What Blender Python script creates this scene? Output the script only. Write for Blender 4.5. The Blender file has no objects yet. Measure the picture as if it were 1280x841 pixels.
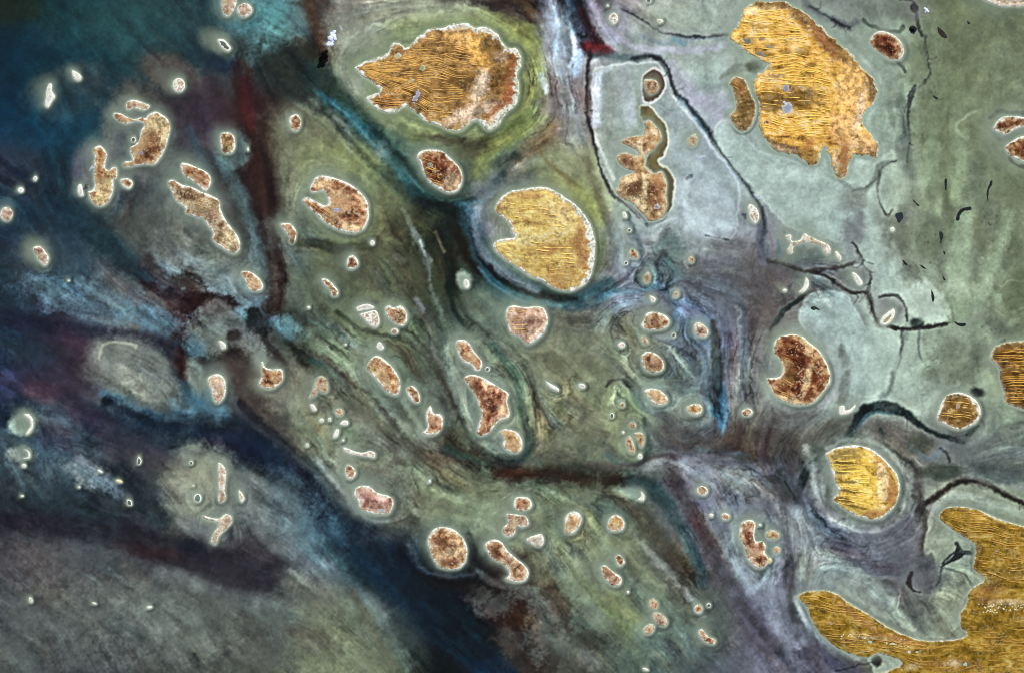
import bpy, math, random
import numpy as np
# Scale: one Blender unit is one photo pixel of ground, about 75 m of the salt lake.
# Everything is laid out on the map: map x to the east (+X), map y to the south (-Y).
C = bpy.context.scene.collection
SC = bpy.context.scene
SC.unit_settings.scale_length = 75.0
rng = np.random.RandomState(7)
CX, CY = 640.0, 420.5

# ---------------------------------------------------------------- noise
_T = [np.random.RandomState(100 + k).rand(256, 256).astype(np.float32) for k in range(24)]
def vn(x, y, cell, seed=0):
    t = _T[seed % 24]
    u = x / cell + 37.3 * (seed + 1); v = y / cell + 91.7 * (seed + 1)
    iu = np.floor(u).astype(np.int64); iv = np.floor(v).astype(np.int64)
    fu = (u - iu).astype(np.float32); fv = (v - iv).astype(np.float32)
    fu = fu * fu * (3 - 2 * fu); fv = fv * fv * (3 - 2 * fv)
    a = t[iv & 255, iu & 255]; b = t[iv & 255, (iu + 1) & 255]
    c = t[(iv + 1) & 255, iu & 255]; d = t[(iv + 1) & 255, (iu + 1) & 255]
    return (a * (1 - fu) + b * fu) * (1 - fv) + (c * (1 - fu) + d * fu) * fv
def fbm(x, y, cell, seed=0, octv=4, gain=.55):
    s = 0; a = 1; n = 0
    for k in range(octv):
        ca, sa = math.cos(.6 * k + seed), math.sin(.6 * k + seed)
        s = s + a * vn(x * ca + y * sa, y * ca - x * sa, cell / 2 ** k, seed + k); n += a; a *= gain
    return s / n                                        # about 0..1, mean .5
def sstep(a, b, x):
    t = np.clip((x - a) / (b - a), 0, 1); return t * t * (3 - 2 * t)
def lin(c):
    if isinstance(c, str): c = [int(c[i:i + 2], 16) / 255 for i in (0, 2, 4)]
    c = np.asarray(c, dtype=np.float32)
    return np.where(c <= .04045, c / 12.92, ((c + .055) / 1.055) ** 2.4).astype(np.float32)
def hexc(s): return np.array([int(s[i:i + 2], 16) / 255 for i in (0, 2, 4)], dtype=np.float32)

# ---------------------------------------------------------------- curves
def crc(p, n=4):                                        # closed Catmull-Rom
    p = np.asarray(p, dtype=float); q = []
    for i in range(len(p)):
        a, b, c, d = p[i - 1], p[i], p[(i + 1) % len(p)], p[(i + 2) % len(p)]
        for k in range(n):
            t = k / n
            q.append(.5 * ((2 * b) + (c - a) * t + (2 * a - 5 * b + 4 * c - d) * t * t + (3 * b - a - 3 * c + d) * t ** 3))
    return np.array(q)
def cro(p, n=4):                                        # open Catmull-Rom
    p = np.asarray(p, dtype=float)
    p = np.vstack([2 * p[0] - p[1], p, 2 * p[-1] - p[-2]]); q = []
    for i in range(1, len(p) - 2):
        a, b, c, d = p[i - 1], p[i], p[i + 1], p[i + 2]
        for k in range(n):
            t = k / n
            q.append(.5 * ((2 * b) + (c - a) * t + (2 * a - 5 * b + 4 * c - d) * t * t + (3 * b - a - 3 * c + d) * t ** 3))
    q.append(p[-2]); return np.array(q)
def ell(cx, cy, rx, ry, rot=0, n=14):
    a = np.linspace(0, 2 * math.pi, n, endpoint=False); r = math.radians(rot)
    x, y = rx * np.cos(a), ry * np.sin(a)
    return np.stack([cx + x * math.cos(r) - y * math.sin(r), cy + x * math.sin(r) + y * math.cos(r)], 1)
def sdf(X, Y, P):                                       # signed distance, inside positive
    d2 = np.full(X.shape, 1e9, dtype=np.float32); ins = np.zeros(X.shape, bool)
    for i in range(len(P)):
        ax, ay = P[i - 1]; bx, by = P[i]
        ex, ey = bx - ax, by - ay; L = ex * ex + ey * ey + 1e-9
        wx, wy = X - ax, Y - ay
        t = np.clip((wx * ex + wy * ey) / L, 0, 1)
        d2 = np.minimum(d2, (wx - ex * t) ** 2 + (wy - ey * t) ** 2)
        if ay != by:
            ins ^= ((ay > Y) != (by > Y)) & (X < ex * (Y - ay) / ey + ax)
    return np.where(ins, 1, -1) * np.sqrt(d2)

# ---------------------------------------------------------------- objects
def tag(o, label=None, cat=None, group=None, kind=None):
    if label: o['label'] = label
    if cat: o['category'] = cat
    if group: o['group'] = group
    if kind: o['kind'] = kind
    return o
def link(o, parent=None):
    C.objects.link(o)
    if parent is not None: o.parent = parent
    return o
def empty(name, x, y):
    o = bpy.data.objects.new(name, None); o.empty_display_size = 2
    o.location = (x - CX, CY - y, 0); return link(o)
def mesh(name, V, F, col, m, parent=None, ox=0., oy=0., smooth=True):
    """V in map coordinates (x, y, z); the object's origin sits at map (ox, oy)."""
    V = np.array(V, dtype=np.float32)
    W = np.stack([V[:, 0] - ox, oy - V[:, 1], V[:, 2]], 1).astype(np.float32)
    F = np.asarray(F, dtype=np.int32); k = F.shape[1]
    F = F[:, ::-1]
    me = bpy.data.meshes.new(name)
    me.vertices.add(len(W)); me.vertices.foreach_set('co', W.ravel())
    me.loops.add(F.size); me.loops.foreach_set('vertex_index', np.ascontiguousarray(F).ravel())
    me.polygons.add(len(F)); me.polygons.foreach_set('loop_start', np.arange(0, F.size, k, dtype=np.int32))
    me.polygons.foreach_set('loop_total', np.full(len(F), k, dtype=np.int32))
    me.polygons.foreach_set('use_smooth', np.full(len(F), smooth))
    me.update(calc_edges=True)
    if col is not None:
        a = me.color_attributes.new('mineral', 'FLOAT_COLOR', 'POINT')
        c = np.ones((len(W), 4), dtype=np.float32); c[:, :3] = col
        a.data.foreach_set('color', c.ravel())
    me.materials.append(m)
    o = bpy.data.objects.new(name, me)
    if parent is None: o.location = (ox - CX, CY - oy, 0)
    return link(o, parent)

def material(name, rough=.9, spec=.2, grain=.08, gscale=.5, bump=0., flat=None, attr=True):
    m = bpy.data.materials.new(name); m.use_nodes = True
    n, l = m.node_tree.nodes, m.node_tree.links
    b = n['Principled BSDF']; b.inputs['Roughness'].default_value = rough
    b.inputs['Specular IOR Level'].default_value = spec
    tc = n.new('ShaderNodeTexCoord'); no = n.new('ShaderNodeTexNoise')
    no.inputs['Scale'].default_value = gscale; no.inputs['Detail'].default_value = 3
    l.new(tc.outputs['Object'], no.inputs['Vector'])
    mr = n.new('ShaderNodeMapRange'); mr.inputs['From Min'].default_value = .25; mr.inputs['From Max'].default_value = .75
    mr.inputs['To Min'].default_value = 1 - grain; mr.inputs['To Max'].default_value = 1 + grain
    l.new(no.outputs['Fac'], mr.inputs['Value'])
    vm = n.new('ShaderNodeVectorMath'); vm.operation = 'SCALE'
    l.new(mr.outputs['Result'], vm.inputs['Scale'])
    if attr:
        at = n.new('ShaderNodeAttribute'); at.attribute_name = 'mineral'
        l.new(at.outputs['Color'], vm.inputs[0])
    else:
        vm.inputs[0].default_value = tuple(float(v) for v in lin(flat))
    l.new(vm.outputs['Vector'], b.inputs['Base Color'])
    if bump:
        bp = n.new('ShaderNodeBump'); bp.inputs['Strength'].default_value = bump; bp.inputs['Distance'].default_value = .5
        l.new(no.outputs['Fac'], bp.inputs['Height']); l.new(bp.outputs['Normal'], b.inputs['Normal'])
    return m
M_WATER = material('brine_tinted_water', rough=.75, spec=.15, grain=.05, gscale=.7)
M_SALT = material('salt_crust', rough=.95, spec=.2, grain=.06, gscale=1.3, bump=.3)
M_SAND = material('island_soil', rough=.97, spec=.1, grain=.12, gscale=1.1, bump=.3)
M_DUNE = material('dune_sand', rough=.97, spec=.1, grain=.08, gscale=1.5)
# ---------------------------------------------------------------- every island of the lake
ISL = []
def I(label, kind, poly, name='island', cat=None, **k):
    k.update(label=label, kind=kind, name=name, cat=cat or name.replace('_', ' '), poly=poly); ISL.append(k)
def W(label, poly, **k):                                # bare salt islets
    I(label, k.pop('kind', 'white'), poly, k.pop('name', 'salt_islet'), k.pop('cat', 'islet'), **k)
E = ell
# ---- far west and north west
W('white sliver of an islet in dark blue water, far northwest corner', [(61,105),(65,106),(65,114),(69,121),(65,128),(60,135),(56,132),(57,122),(58,112)], tail=8, taila=.45, tailcol='66725f')
W('small white oval islet northeast of the white sliver in blue water', [(90,89),(96,90.5),(102,96),(100,101),(95,101),(91,96)], tail=4, taila=.4, tailcol='5f6f62')
W('round white islet speckled with red and yellow in a dark teardrop shoal', E(223.5,107,8,9,0), kind='speck', tail=12, taila=.55, tailcol='6a7266', tailrot=30)
I('small pinkish oblong island capping the top of the crescent island', 'pink', [(160,127),(168,125),(180,129),(187,132),(185,137),(178,139),(168,136),(160,139),(157,134)])
I('large brown crescent island with a long thin arm reaching west', 'rust', [(142,142),(150,142),(160,147),(168,149),(176,147),(182,148),(186,143),(195,140),(203,144),(210,150),(213,160),(211,172),(206,188),(200,199),(192,207),(180,206),(168,208),(158,210),(153,207),(157,202),(165,201),(163,192),(163,185),(170,180),(175,172),(176,164),(180,158),(178,154),(168,153),(158,156),(148,152),(142,147)], pools=[(177,192,2.2,2.6,0,'8f8aa0')], cream=[(196,155,10,12,0,.6),(206,165,5,20,10,.7)], hw=6, hc='7f9482')
W('tiny ringed white islet inside the bay of the crescent island', E(167,175,3,3.5,0), kind='ring')
I('tall brown island with a round north lobe, west of the crescent island', 'rust', [(117,186),(124,182),(130,186),(134,194),(132,203),(132,211),(137,213),(141,209),(146,210),(147,218),(145,224),(142,225),(142,236),(140,245),(134,254),(126,259),(118,256),(112,248),(110,240),(115,238),(118,232),(117,222),(118,212),(117,205),(118,197),(116,190)], cream=[(128,240,8,16,10,.5),(122,248,8,6,0,.6)], hw=7)
I('small brown teardrop island just south of the crescent island', 'rust', [(150,225),(160,223),(166,228),(165,234),(160,237),(153,233)])
W('white hooked islet beside a black cloud shadow, west of the tall brown island', [(97.5,232),(102,231),(104,240),(104.5,245),(100,245.5),(97,240)])
W('bright round white dot of an islet, larger of two near the west edge', E(26,238,4,3.6,0))
W('tiny white dot islet northeast of the bright round dot, west side', [(41,224),(44,220),(47,223),(44,227)])
I('round orange island with white rim touching the left edge', 'pink', E(8,268,8,9,0))
I('small pale orange island with green shoal, alone near the west edge', 'pink', [(41,310),(50,308),(57,315),(61,322),(59,331),(54,332.5),(49,327),(45,320)], tail=9, taila=.7, tailcol='78826a', tailrot=60)
W('faint white speck in the dark water northwest of the pale blue bank', E(86,351,1.4,1.2,0), tail=4, taila=.5, tailcol='66807a')
I('brown oblong island lying against the north side of the long jagged island', 'rust', [(226,205),(232,204),(245,209),(259,216),(264,225),(262,234),(256,240),(250,235),(240,227),(230,220),(226,212)], rimw=2.2)
I('long jagged dark brown island slanting southeast to a rounded foot', 'rust2', [(210,227),(217,225),(227,231),(240,234),(252,240),(265,245),(274,251),(276,262),(282,275),(291,287),(299,299),(300,310),(295,317),(285,315),(272,307),(265,300),(266,292),(259,282),(254,274),(245,272),(232,267),(231,261),(220,252),(215,242),(211,234)], cream=[(286,302,10,12,0,.7),(240,258,14,6,20,.6)], rimw=2.6,
  dunes=[dict(zone=[(212,227),(250,240),(262,262),(232,262)], sp=5, slope=.45, amp=2, col='c8a468', pres=.45, h=.4)])
I('small brown island with pale rim west of the dark red channel', 'rust', [(277,167),(287,166),(293,172),(294,185),(289,192),(280,192),(276,185),(275,175)], rimw=3, tail=8, taila=.5, tailcol='5f7470')
W('pinpoint white islet east of the small brown island by the red channel', E(310,187,1.6,2.4,0))
I('small brown oval island east of the dark red channel, alone', 'rust', [(364,145),(371,143),(376,149),(376,157),(372,164),(366,164),(362,157),(361,150)], rimw=2.4)
I('pink mottled oval island cut by the top edge, left of its round twin', 'pink', [(279,-8),(290,-8),(296,0),(294,10),(288,19),(282,21),(278,15),(277,4)], rimw=2.6)
I('round pink mottled island just below the top edge beside the cut oval', 'pink', [(297,9),(307,4),(314,9),(315,16),(307,22),(301,21),(297,16)], rimw=2.4)
W('white looped islet with two tiny lagoons in a pale teardrop shoal', [(272,50),(280,50),(286,56),(289,61),(285,65),(279,62),(274,56)], kind='ring', tail=12, taila=.65, tailcol='74806f', tailrot=35)
I('narrow brown comma island with a thick white east rim', 'rust', [(350,280),(356,279),(364,280),(370,289),(370,299),(367,305),(362,304),(362,297),(359,294),(354,287)], rimw=2.4, hw=5)
I('brown leaf shaped island between the long jagged island and the dark strait', 'rust', [(302,340),(310,339),(320,344),(327,352),(329,359),(325,364),(316,364),(309,360),(307,352),(303,346)], cream=[(313,352,6,8,0,.5)], rimw=2.4)
I('claw shaped island open to the west with a violet pool inside', 'rust', [(387,237),(390,229),(396,221),(407,220),(425,225),(440,232),(452,242),(459,252),(461,262),(461,273),(456,285),(447,291),(435,292),(420,287),(405,279),(397,270),(385,260),(378,251),(384,247),(395,252),(405,257),(410,255),(409,246),(405,240),(399,240),(391,242)], cream=[(400,230,12,5,-10,.7),(440,284,14,5,10,.8),(425,250,14,10,0,.35)], pools=[(420.5,263,3,2.6,0,'9fa4d8')], rimw=3, hw=7,
  dunes=[dict(zone=[(378,250),(412,258),(420,284),(400,276)], sp=3.2, slope=.7, amp=1, col='d0a050', pres=.35, h=.4)])
I('tiny dark brown island southeast of the claw shaped island', 'dark', [(435,322),(441,319),(447,325),(448,332),(441,337),(435,336),(433,330)], rimw=2.4, tail=9, taila=.4, tailcol='505a56')
W('round white dot islet southeast of the claw shaped island', E(465.5,304,3,3.4,0), tail=3, taila=.5)
I('slim dark brown sliver island with white rim, south of the claw', 'dark', [(402,349),(409,349),(417,356),(423,365),(421,370),(415,370),(412,363),(405,356)], rimw=2)
W('short straight white bar lying above the white speckled oval', [(446,384),(458,380),(467,383),(467,386),(456,388),(447,389)], name='salt_bar', cat='sandbar')
W('white oval islet speckled grey green under the short white bar', [(450,393),(460,389.5),(470,388.5),(474,397),(474,405),(469,410),(462,407),(455,399)], kind='speck')
I('brown heart shaped island with white bays, east of the white bar', 'rust', [(481,385),(487,382),(492,385),(501,382),(508,390),(509,400),(505,407),(499,408),(491,403),(483,395)], rimw=2.6)
I('tiny round island hanging below the heart shaped island', 'pink', E(493.5,414,4.6,4,0))
W('small white forked islet north of the brown lens island', [(471,431),(474,427),(478,430),(480,435),(475,438),(471,435)])
W('pinpoint white islet alone west of the small forked islet', E(432,430.5,1.5,1.3,0))
I('brown lens shaped island speckled with cream, pointed to the southeast', 'rust', [(458,458),(466,446),(474,445),(485,453),(494,463),(500,475),(500,488),(495,494),(487,492),(477,483),(469,473),(460,463)], cream=[(474,470,8,14,-40,.6)], rimw=2.6)
I('small brown bean island between the lens island and the hooked island', 'rust', [(508,486),(515,482),(521,486),(525,495),(524,503),(518,503),(511,496)], rimw=2.4)
I('hooked brown island with a thin white northern spur', 'rust', [(533,514),(538,507),(542,516),(551,518),(554,527),(550,539),(541,544),(530,543),(528,540),(534,534),(532,522)], rimw=2.6)
I('brown peanut island above the big triangular island', 'rust', [(570,428),(576,424),(585,427),(592,438),(600,448),(603,455),(600,463),(593,463),(589,457),(580,453),(573,444)], rimw=2.6)
W('tiny pale ringed islet beside the foot of the peanut island', E(609.5,461,2.8,3,0), kind='ring')
I('big triangular brown island with smooth dark stripes', 'rust', [(580,474),(587,468),(600,470),(615,478),(628,486),(636,492),(634,501),(637,514),(635,522),(623,527),(611,541),(602,544),(596,541),(598,530),(602,517),(597,504),(592,491)], cream=[(628,512,7,8,0,.5)], dark=[(592,480,12,6,55,.6),(605,500,4,18,-30,.5)], rimw=2.6, hw=8, hc='90a292')
I('cream speckled round island at the southern tip of the triangular island', 'sand', [(623,541),(631,536),(645,539),(652,548),(653,559),(647,566),(635,564),(628,556),(630,548)], rimw=2.8)
W('small white oval islet in a pale halo between two dark channels', E(583,355,4,6,-10), tail=4, taila=.8, tailcol='8ea398', tailrot=60)
I('squarish tan island with striped yellow west corner below the teal channel', 'pink', [(632,389),(640,382),(655,384),(672,383),(681,387),(685,400),(681,414),(672,424),(660,430),(649,422),(638,417),(634,405)], rimw=2.4, dark=[(648,398,9,10,0,.5)], dunes=[dict(zone=[(633,383),(660,383),(660,416),(634,414)], sp=3.2, slope=0, amp=1, col='d8b468', pres=.3, h=.4)])
I('dark brown oval island with yellow stripes beside the teal channel', 'dark', [(521,197),(525,190),(536,187),(552,189),(565,200),(576,212),(578,227),(572,239),(562,242),(550,238),(537,229),(529,217),(525,205)], cream=[(565,228,10,12,0,.45)], rimw=2.6, hw=6, pools=[(538,206,3,2.2,40,'a0a08c')],
  dunes=[dict(zone=[(520,190),(540,188),(556,236),(535,228)], sp=3, slope=.35, amp=1.4, col='d8aa58', pres=.35, h=.4)])
# ---- the big northern dune islands
I('largest striped dune island of the north, pointed west like a leaf', 'dunebrown', [(444,86),(450,80),(465,75),(485,67),(490,55),(500,54),(507,62),(514,55),(525,45),(536,37),(550,36),(562,32),(582,29),(592,35),(607,34),(620,41),(627,52),(635,60),(644,61),(650,66),(652,80),(646,95),(649,107),(646,130),(632,142),(622,157),(610,164),(597,152),(585,157),(575,165),(562,164),(547,157),(532,152),(520,142),(507,134),(496,140),(480,141),(467,134),(457,124),(462,120),(475,114),(462,102),(452,95)], rough=2.2, rimw=3.8, rimdir=(5, 1), hw=9, hc='7f965f', ha=.7,
  cream=[(601,106,9,22,20,.85,'e4d8b4'),(588,142,30,9,-22,.85,'e0d2b0'),(600,64,15,26,-35,.9,'d8b25c'),(576,50,20,9,20,.7,'cfae68'),(625,72,9,7,0,.7,'e0d0b0'),(620,148,10,5,-40,.7,'dccaa8'),(566,34,26,5,0,.6,'d8c8a0')], dark=[(578,104,18,13,0,.7),(618,62,16,20,-30,.8),(625,95,12,14,0,.7),(600,138,6,10,30,.5),(618,118,6,16,30,.55),(560,125,16,12,0,.3)], rusty=[(636,110,8,34,5,.7,'a4603c'),(618,140,12,10,0,.6,'a05c3c')],
  pools=[(528,86,3,3,0,'b4bc94'),(516,101,2.4,2,0,'b8b8a0'),(521,121,3,7.5,25,'b4b0c8'),(498,70,2.6,3,0,'bcc8b0')],
  dunes=[dict(zone=[(447,80),(488,72),(522,70),(585,66),(598,90),(582,100),(580,128),(560,150),(530,140),(505,118),(478,118),(458,100)], sp=2.5, slope=.03, amp=5, col='d8ac60', pres=.33, h=.55, fan=(444,88,560,.1)), dict(zone=[(505,54),(540,46),(600,52),(604,84),(560,78),(505,68)], sp=2.7, slope=.05, amp=2, col='d4a860', pres=.42, h=.5), dict(zone=[(462,120),(480,116),(510,126),(500,133),(470,132)], sp=3, slope=.05, amp=1.5, col='c89048', pres=.2, h=.8), dict(zone=[(520,126),(556,136),(562,152),(540,150)], sp=2.6, slope=.2, amp=2, col='d8ac60', pres=.3, h=.5)])
I('large pale yellow dune island with a thick white crust on its east', 'dunepale', [(618,260),(627,246),(640,239),(657,236),(675,234),(690,237),(705,246),(722,259),(735,275),(742,292),(744,312),(742,332),(735,352),(720,363),(707,365),(690,360),(677,351),(663,347),(650,337),(635,328),(620,315),(616,306),(623,300),(635,298),(643,296),(639,290),(638,283),(631,275),(622,267)], rough=1.2, rimw=2.8, rimdir=(9, 4.6), hw=6, hc='8c9c78', rusty=[(728,310,9,34,0,.75),(700,345,26,12,-20,.5),(685,312,14,7,0,.5),(662,245,16,5,0,.5),(692,305,36,14,0,.3)], cream=[(700,270,14,26,-45,.35),(655,300,22,8,0,.5,'c8bc88')],
  dunes=[dict(zone=[(617,246),(660,250),(700,268),(708,288),(660,276),(630,270)], sp=4.2, slope=.12, amp=3, col='f0cc74', pres=.35, h=.6), dict(zone=[(660,300),(715,300),(722,332),(680,332)], sp=4, slope=.08, amp=2, col='f0cc74', pres=.35, h=.6), dict(zone=[(684,334),(706,334),(706,346),(684,344)], sp=4, slope=0, amp=1, col='ecc878', pres=.2, h=.5), dict(zone=[(616,298),(640,298),(640,318),(618,312)], sp=4.5, slope=.1, amp=1, col='ecc878', pres=.3, h=.5)])
I('chain of joined tan islands with dark clay pans, east of the narrow creek', 'sand2', [(805,153),(812,150),(818,156),(825,164),(827,174),(821,183),(815,190),(807,195),(807,201),(808,209),(817,217),(827,214),(832,223),(834,233),(833,245),(834,257),(829,270),(821,276),(811,277),(805,270),(799,264),(789,254),(776,248),(769,239),(773,233),(774,225),(780,220),(789,217),(792,214),(783,212),(776,207),(770,198),(775,192),(784,191),(795,195),(797,190),(789,185),(780,181),(776,177),(783,173),(795,170),(803,169),(806,160)], rimw=1.5, hw=4, ha=.45, dark=[(783,202,7,8,-30,.8),(790,238,13,10,-20,.9),(806,182,2.4,10,0,.7),(786,180,9,2,30,.7),(811,248,4,16,0,.5)], rusty=[(824,235,6,20,0,.6),(812,172,5,18,-30,.4)], cream=[(806,236,4,20,0,.7),(786,225,10,5,0,.6),(800,258,16,6,35,.6)], pools=[(821,259,4,3,0,'b0a0a8')])
I('small round orange island inside a dark brown mud crescent', 'rusty', [(805,101),(812,99),(820,101),(824,110),(819,117),(812,119),(806,112)], rimw=1.6, ha=.35, dk=.1)
W('little white islet with brown heart near the top beside the red inlet', [(761,21),(767,16),(772,20),(772,27),(767,31),(762,27)], kind='speck', dk=.2)
W('pinpoint white islet at the top right of the red inlet', E(759.5,7.5,1.6,1.4,0))
W('tiny ring shaped islet cut by the top edge', E(811,1,3.2,2.4,0), kind='ring')
W('small white islet on the thin dark line near the top', [(821,25),(826,24),(829,27),(825,30),(822,28)])
I('small orange and cream island alone in the pale grey lagoon', 'pink', [(859,175),(865,169),(870,168),(872,175),(869,183),(864,184),(860,180)], rimw=1.8, dk=.1)
I('largest yellow dune island in the northeast with ragged brown skirts', 'duneyellow', [(911,45),(923,30),(927,16),(939,4),(958,1),(980,3),(997,11),(1013,22),(1029,36),(1046,52),(1062,66),(1076,82),(1087,93),(1096,107),(1096,123),(1081,142),(1079,156),(1092,172),(1099,186),(1095,197),(1076,194),(1064,197),(1061,216),(1051,224),(1042,219),(1038,200),(1029,186),(1021,205),(1008,204),(994,194),(975,191),(961,183),(953,169),(947,153),(947,131),(942,109),(945,96),(961,81),(945,74),(926,60),(913,51)], rough=2.8, rimw=1.6, hw=5, ha=.7, hc='9fb8a6', gc='a9bda8', dk=.1,
  olive=[(1005,22,34,9,35,.9),(1040,58,36,11,42,.9),(960,5,36,7,5,.85),(1092,112,9,30,-8,.95),(1070,84,22,8,40,.7),(970,184,30,7,14,.9),(1010,196,20,10,0,.6),(1092,190,12,9,0,.9),(1052,206,12,20,10,.7),(1060,220,14,8,0,.7),(1080,196,14,6,0,.8)], dark=[(998,124,28,16,0,.78),(960,122,16,9,0,.7),(962,134,14,8,0,.7),(936,52,9,5,-10,.5),(950,34,10,4,0,.35),(984,66,10,3,0,.5),(1002,66,10,5,0,.55),(962,58,8,3,0,.5),(1014,82,9,3,-10,.7),(972,86,12,4,-8,.6),(1008,94,7,4,0,.5),(954,68,12,4,20,.55),(1042,94,4,3,0,.7),(970,97,10,4,0,.4)], rusty=[(1010,182,6,9,30,.6),(1056,192,5,22,0,.6),(1070,104,6,7,0,.4),(1050,176,30,8,20,.3),(1030,52,8,26,-40,.4)], cream=[(1064,112,18,32,-8,.9,'d8b66a'),(1058,160,26,14,20,.9,'ceac6a'),(1078,180,14,12,30,.8,'c0a26c'),(1074,140,5,30,12,.8),(975,187,20,5,10,.4),(1045,205,4,12,0,.6),(958,98,12,6,0,.4)],
  pools=[(983,111,4.6,3.8,0,'a8a8c0'),(984,135,6.5,8,-20,'b8bccc'),(934,52,5.4,3.4,10,'84847c'),(951,50,3.4,1.6,0,'94886c'),(962,59,5,1.6,10,'948c7c'),(950,68,7,2,20,'8c8676'),(958,153,2.4,2,0,'5a5c66')],
  dunes=[dict(zone=[(918,40),(934,16),(975,12),(992,22),(1020,62),(1030,84),(1000,96),(952,92),(960,80),(925,56)], sp=3.1, slope=.05, amp=3, col='f0cb66', pres=.28, h=.6), dict(zone=[(946,96),(1030,84),(1044,112),(1042,150),(1036,176),(1004,172),(950,160),(948,130)], sp=2.9, slope=.05, amp=3, col='f2ce68', pres=.27, h=.6)])
I('olive brown half moon island against the west side of the yellow dune island', 'olive', [(911,104),(919,96),(932,101),(939,118),(945,131),(944,146),(937,161),(926,165),(916,156),(912,144),(919,137),(919,126),(915,112)], rimw=1.2, hw=3, hc='a5bd8c', rusty=[(923,108,5,14,-20,.4)], dunes=[dict(zone=[(915,104),(924,104),(927,150),(914,150)], sp=3.6, slope=.5, amp=2, col='c8a050', pres=.3, h=.4)])
I('small dark red oval island with a broad cream rim, northeast', 'dark', [(1087,56),(1091,44),(1102,39),(1117,44),(1127,54),(1130,66),(1124,75),(1112,75),(1100,67)], rimw=3, rimdir=(5, 2.2), dk=.3, rimcol='c9bf9c')
I('pale speckled island edge cut by the top right corner', 'cream', [(1226,-12),(1228,-1),(1238,4),(1255,9),(1290,6),(1310,-12)], ha=.5, dk=.2)
I('upper of two dark red tapering islands cut by the right edge', 'dark', [(1241,161),(1248,150),(1260,145),(1282,147),(1310,150),(1310,160),(1282,159),(1268,163),(1257,169),(1247,166)], rimw=3, dk=.2)
I('lower of two dark red tapering islands cut by the right edge', 'dark', [(1256,185),(1265,177),(1280,170),(1310,168),(1310,207),(1280,203),(1272,200),(1262,195)], rimw=3, dk=.2)
W('small cream islet beside a black cloud shadow on the eastern creek', [(935,258),(940,256),(947,263),(949,273),(944,280),(939,276),(936,267)], kind='speck', dk=.2)
I('thin winding white islet like a bent branch in the middle east', 'thread', [(982,295),(989,294),(990,301),(1000,300),(1005,292),(1012,295),(1022,300),(1035,306),(1039,314),(1035,319),(1030,316),(1027,309),(1015,304),(1002,304),(992,309),(991,316),(986,318),(984,312),(988,306),(985,301)], 'salt_islet', 'islet', dk=.1)
W('small white slanted islet at the east end of the bent branch islet', [(1044,315),(1047,315),(1052,322),(1050,326),(1046,322)], dk=.1)
W('white streak islet in a grey lobe above the brown channel fork', [(1065,342),(1070,342),(1078,352),(1077,357),(1071,356)], tail=4, taila=.4, dk=.1)
W('white crescent islet at the head of the dark green creek', [(1007,347),(1011,351),(1010,360),(1004,366),(999,365),(1004,359),(1006,352)], tail=4, taila=.5, dk=.2)
W('faint white dot islet west of the white crescent at the green creek', E(981,363,2.6,2,0), tail=5, taila=.5, tailcol='86907c', dk=.1)
W('pale leaf shaped islet outlined in white among the brown channels, east', [(1100,405),(1102,397),(1110,390),(1117,386),(1119,392),(1115,401),(1107,407)], kind='ringc', dk=.1)
W('single bright white dot on the smooth eastern flats', E(1115.5,287,3,3,0), dk=.1)
# ---- the tangled middle
I('tiny dark red seed shaped island east of the pale yellow dune island', 'dark', [(786,315),(791,311),(797,316),(798,322),(793,324),(787,320)], rimw=1.8)
W('tiny ring islet below the dark red seed island', E(782.5,329,2.6,2.6,0), kind='ring')
W('white curved fleck south of the joined tan islands', [(778,266),(781,265),(784,270),(783,273),(779,272)])
W('faint ring islet between the curved fleck and the dark red seed island', E(787,288,2.4,2.4,0), kind='ring')
I('slim red seed island with pale rim south of the dark red seed island', 'rusty', [(806,344),(810,340),(813,345),(812,353),(808,355),(805,351)], rimw=1.6, tail=2)
I('tiny round brown island on the blue channel bend', 'pink', E(845,368.5,4,4.6,0), rimw=1.6)
W('small white crescent in a grey oval west of the blue channel bend', [(812,370),(817,371),(820,374),(818,378),(814,378)], tail=5, taila=.5, tailrot=5)
I('tiny orange seed island alone east of the blue channel', 'rusty', E(864,325,3.6,4.4,-20), rimw=1.5)
I('brown oblong island with notched west end in the blue grey maze', 'rust', [(801,407),(805,400),(808,392),(817,390),(830,393),(837,400),(836,407),(830,411),(817,413),(806,412)], rimw=2.6)
I('round white island marked with a dark hook, ringed by blue water', 'thread', [(867,412),(869,404),(877,404),(885,412),(885,418),(880,422),(872,420)], dark=[(872,410,1.2,5,-20,.8),(878,414,5,1.2,30,.8)])
W('tiny green white dot southeast of the notched oblong island', E(842,419,2.6,3,0), kind='ring')
I('tiny brown seed island just below the notched oblong island', 'rust', [(801,422),(805,420),(810,425),(810,430),(804,430)], rimw=1.8)
W('round pale yellow dot islet west of the brown seed islands', E(777,431,4.6,4,0), kind='speck')
I('brown speckled oval island, middle of the three stacked ovals', 'rusty', [(801,446),(809,439),(822,443),(829,452),(829,462),(817,466),(805,460)], rimw=2.2)
I('orange oval island with broad white rim slanting southeast, below the speckled oval', 'sand', [(805,489),(814,485),(826,488),(834,496),(834,503),(825,507),(814,502)], rimw=2.8)
I('small orange oval island in a green halo left of the bright blue streak', 'sand', [(857,510),(864,505),(875,505),(878,511),(874,518),(864,517)], rimw=2, tail=5, taila=.6, tailrot=10)
W('white slanted splinter in the plain green middle shoal', [(682,476),(687,478.5),(698,485),(697,489),(687,484)])
W('small plain white oval east of the slanted splinter', E(727.5,482,4.6,3.2,20), tail=2)
I('tiny ring island with dark centre at the top of the green leaf shoal', 'dark', E(778,505.5,3.6,3.8,0), rimw=1.8)
W('tiny ring islet on the west side of the green leaf shoal', E(765,519,2.6,3.4,-10), kind='ring')
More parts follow.
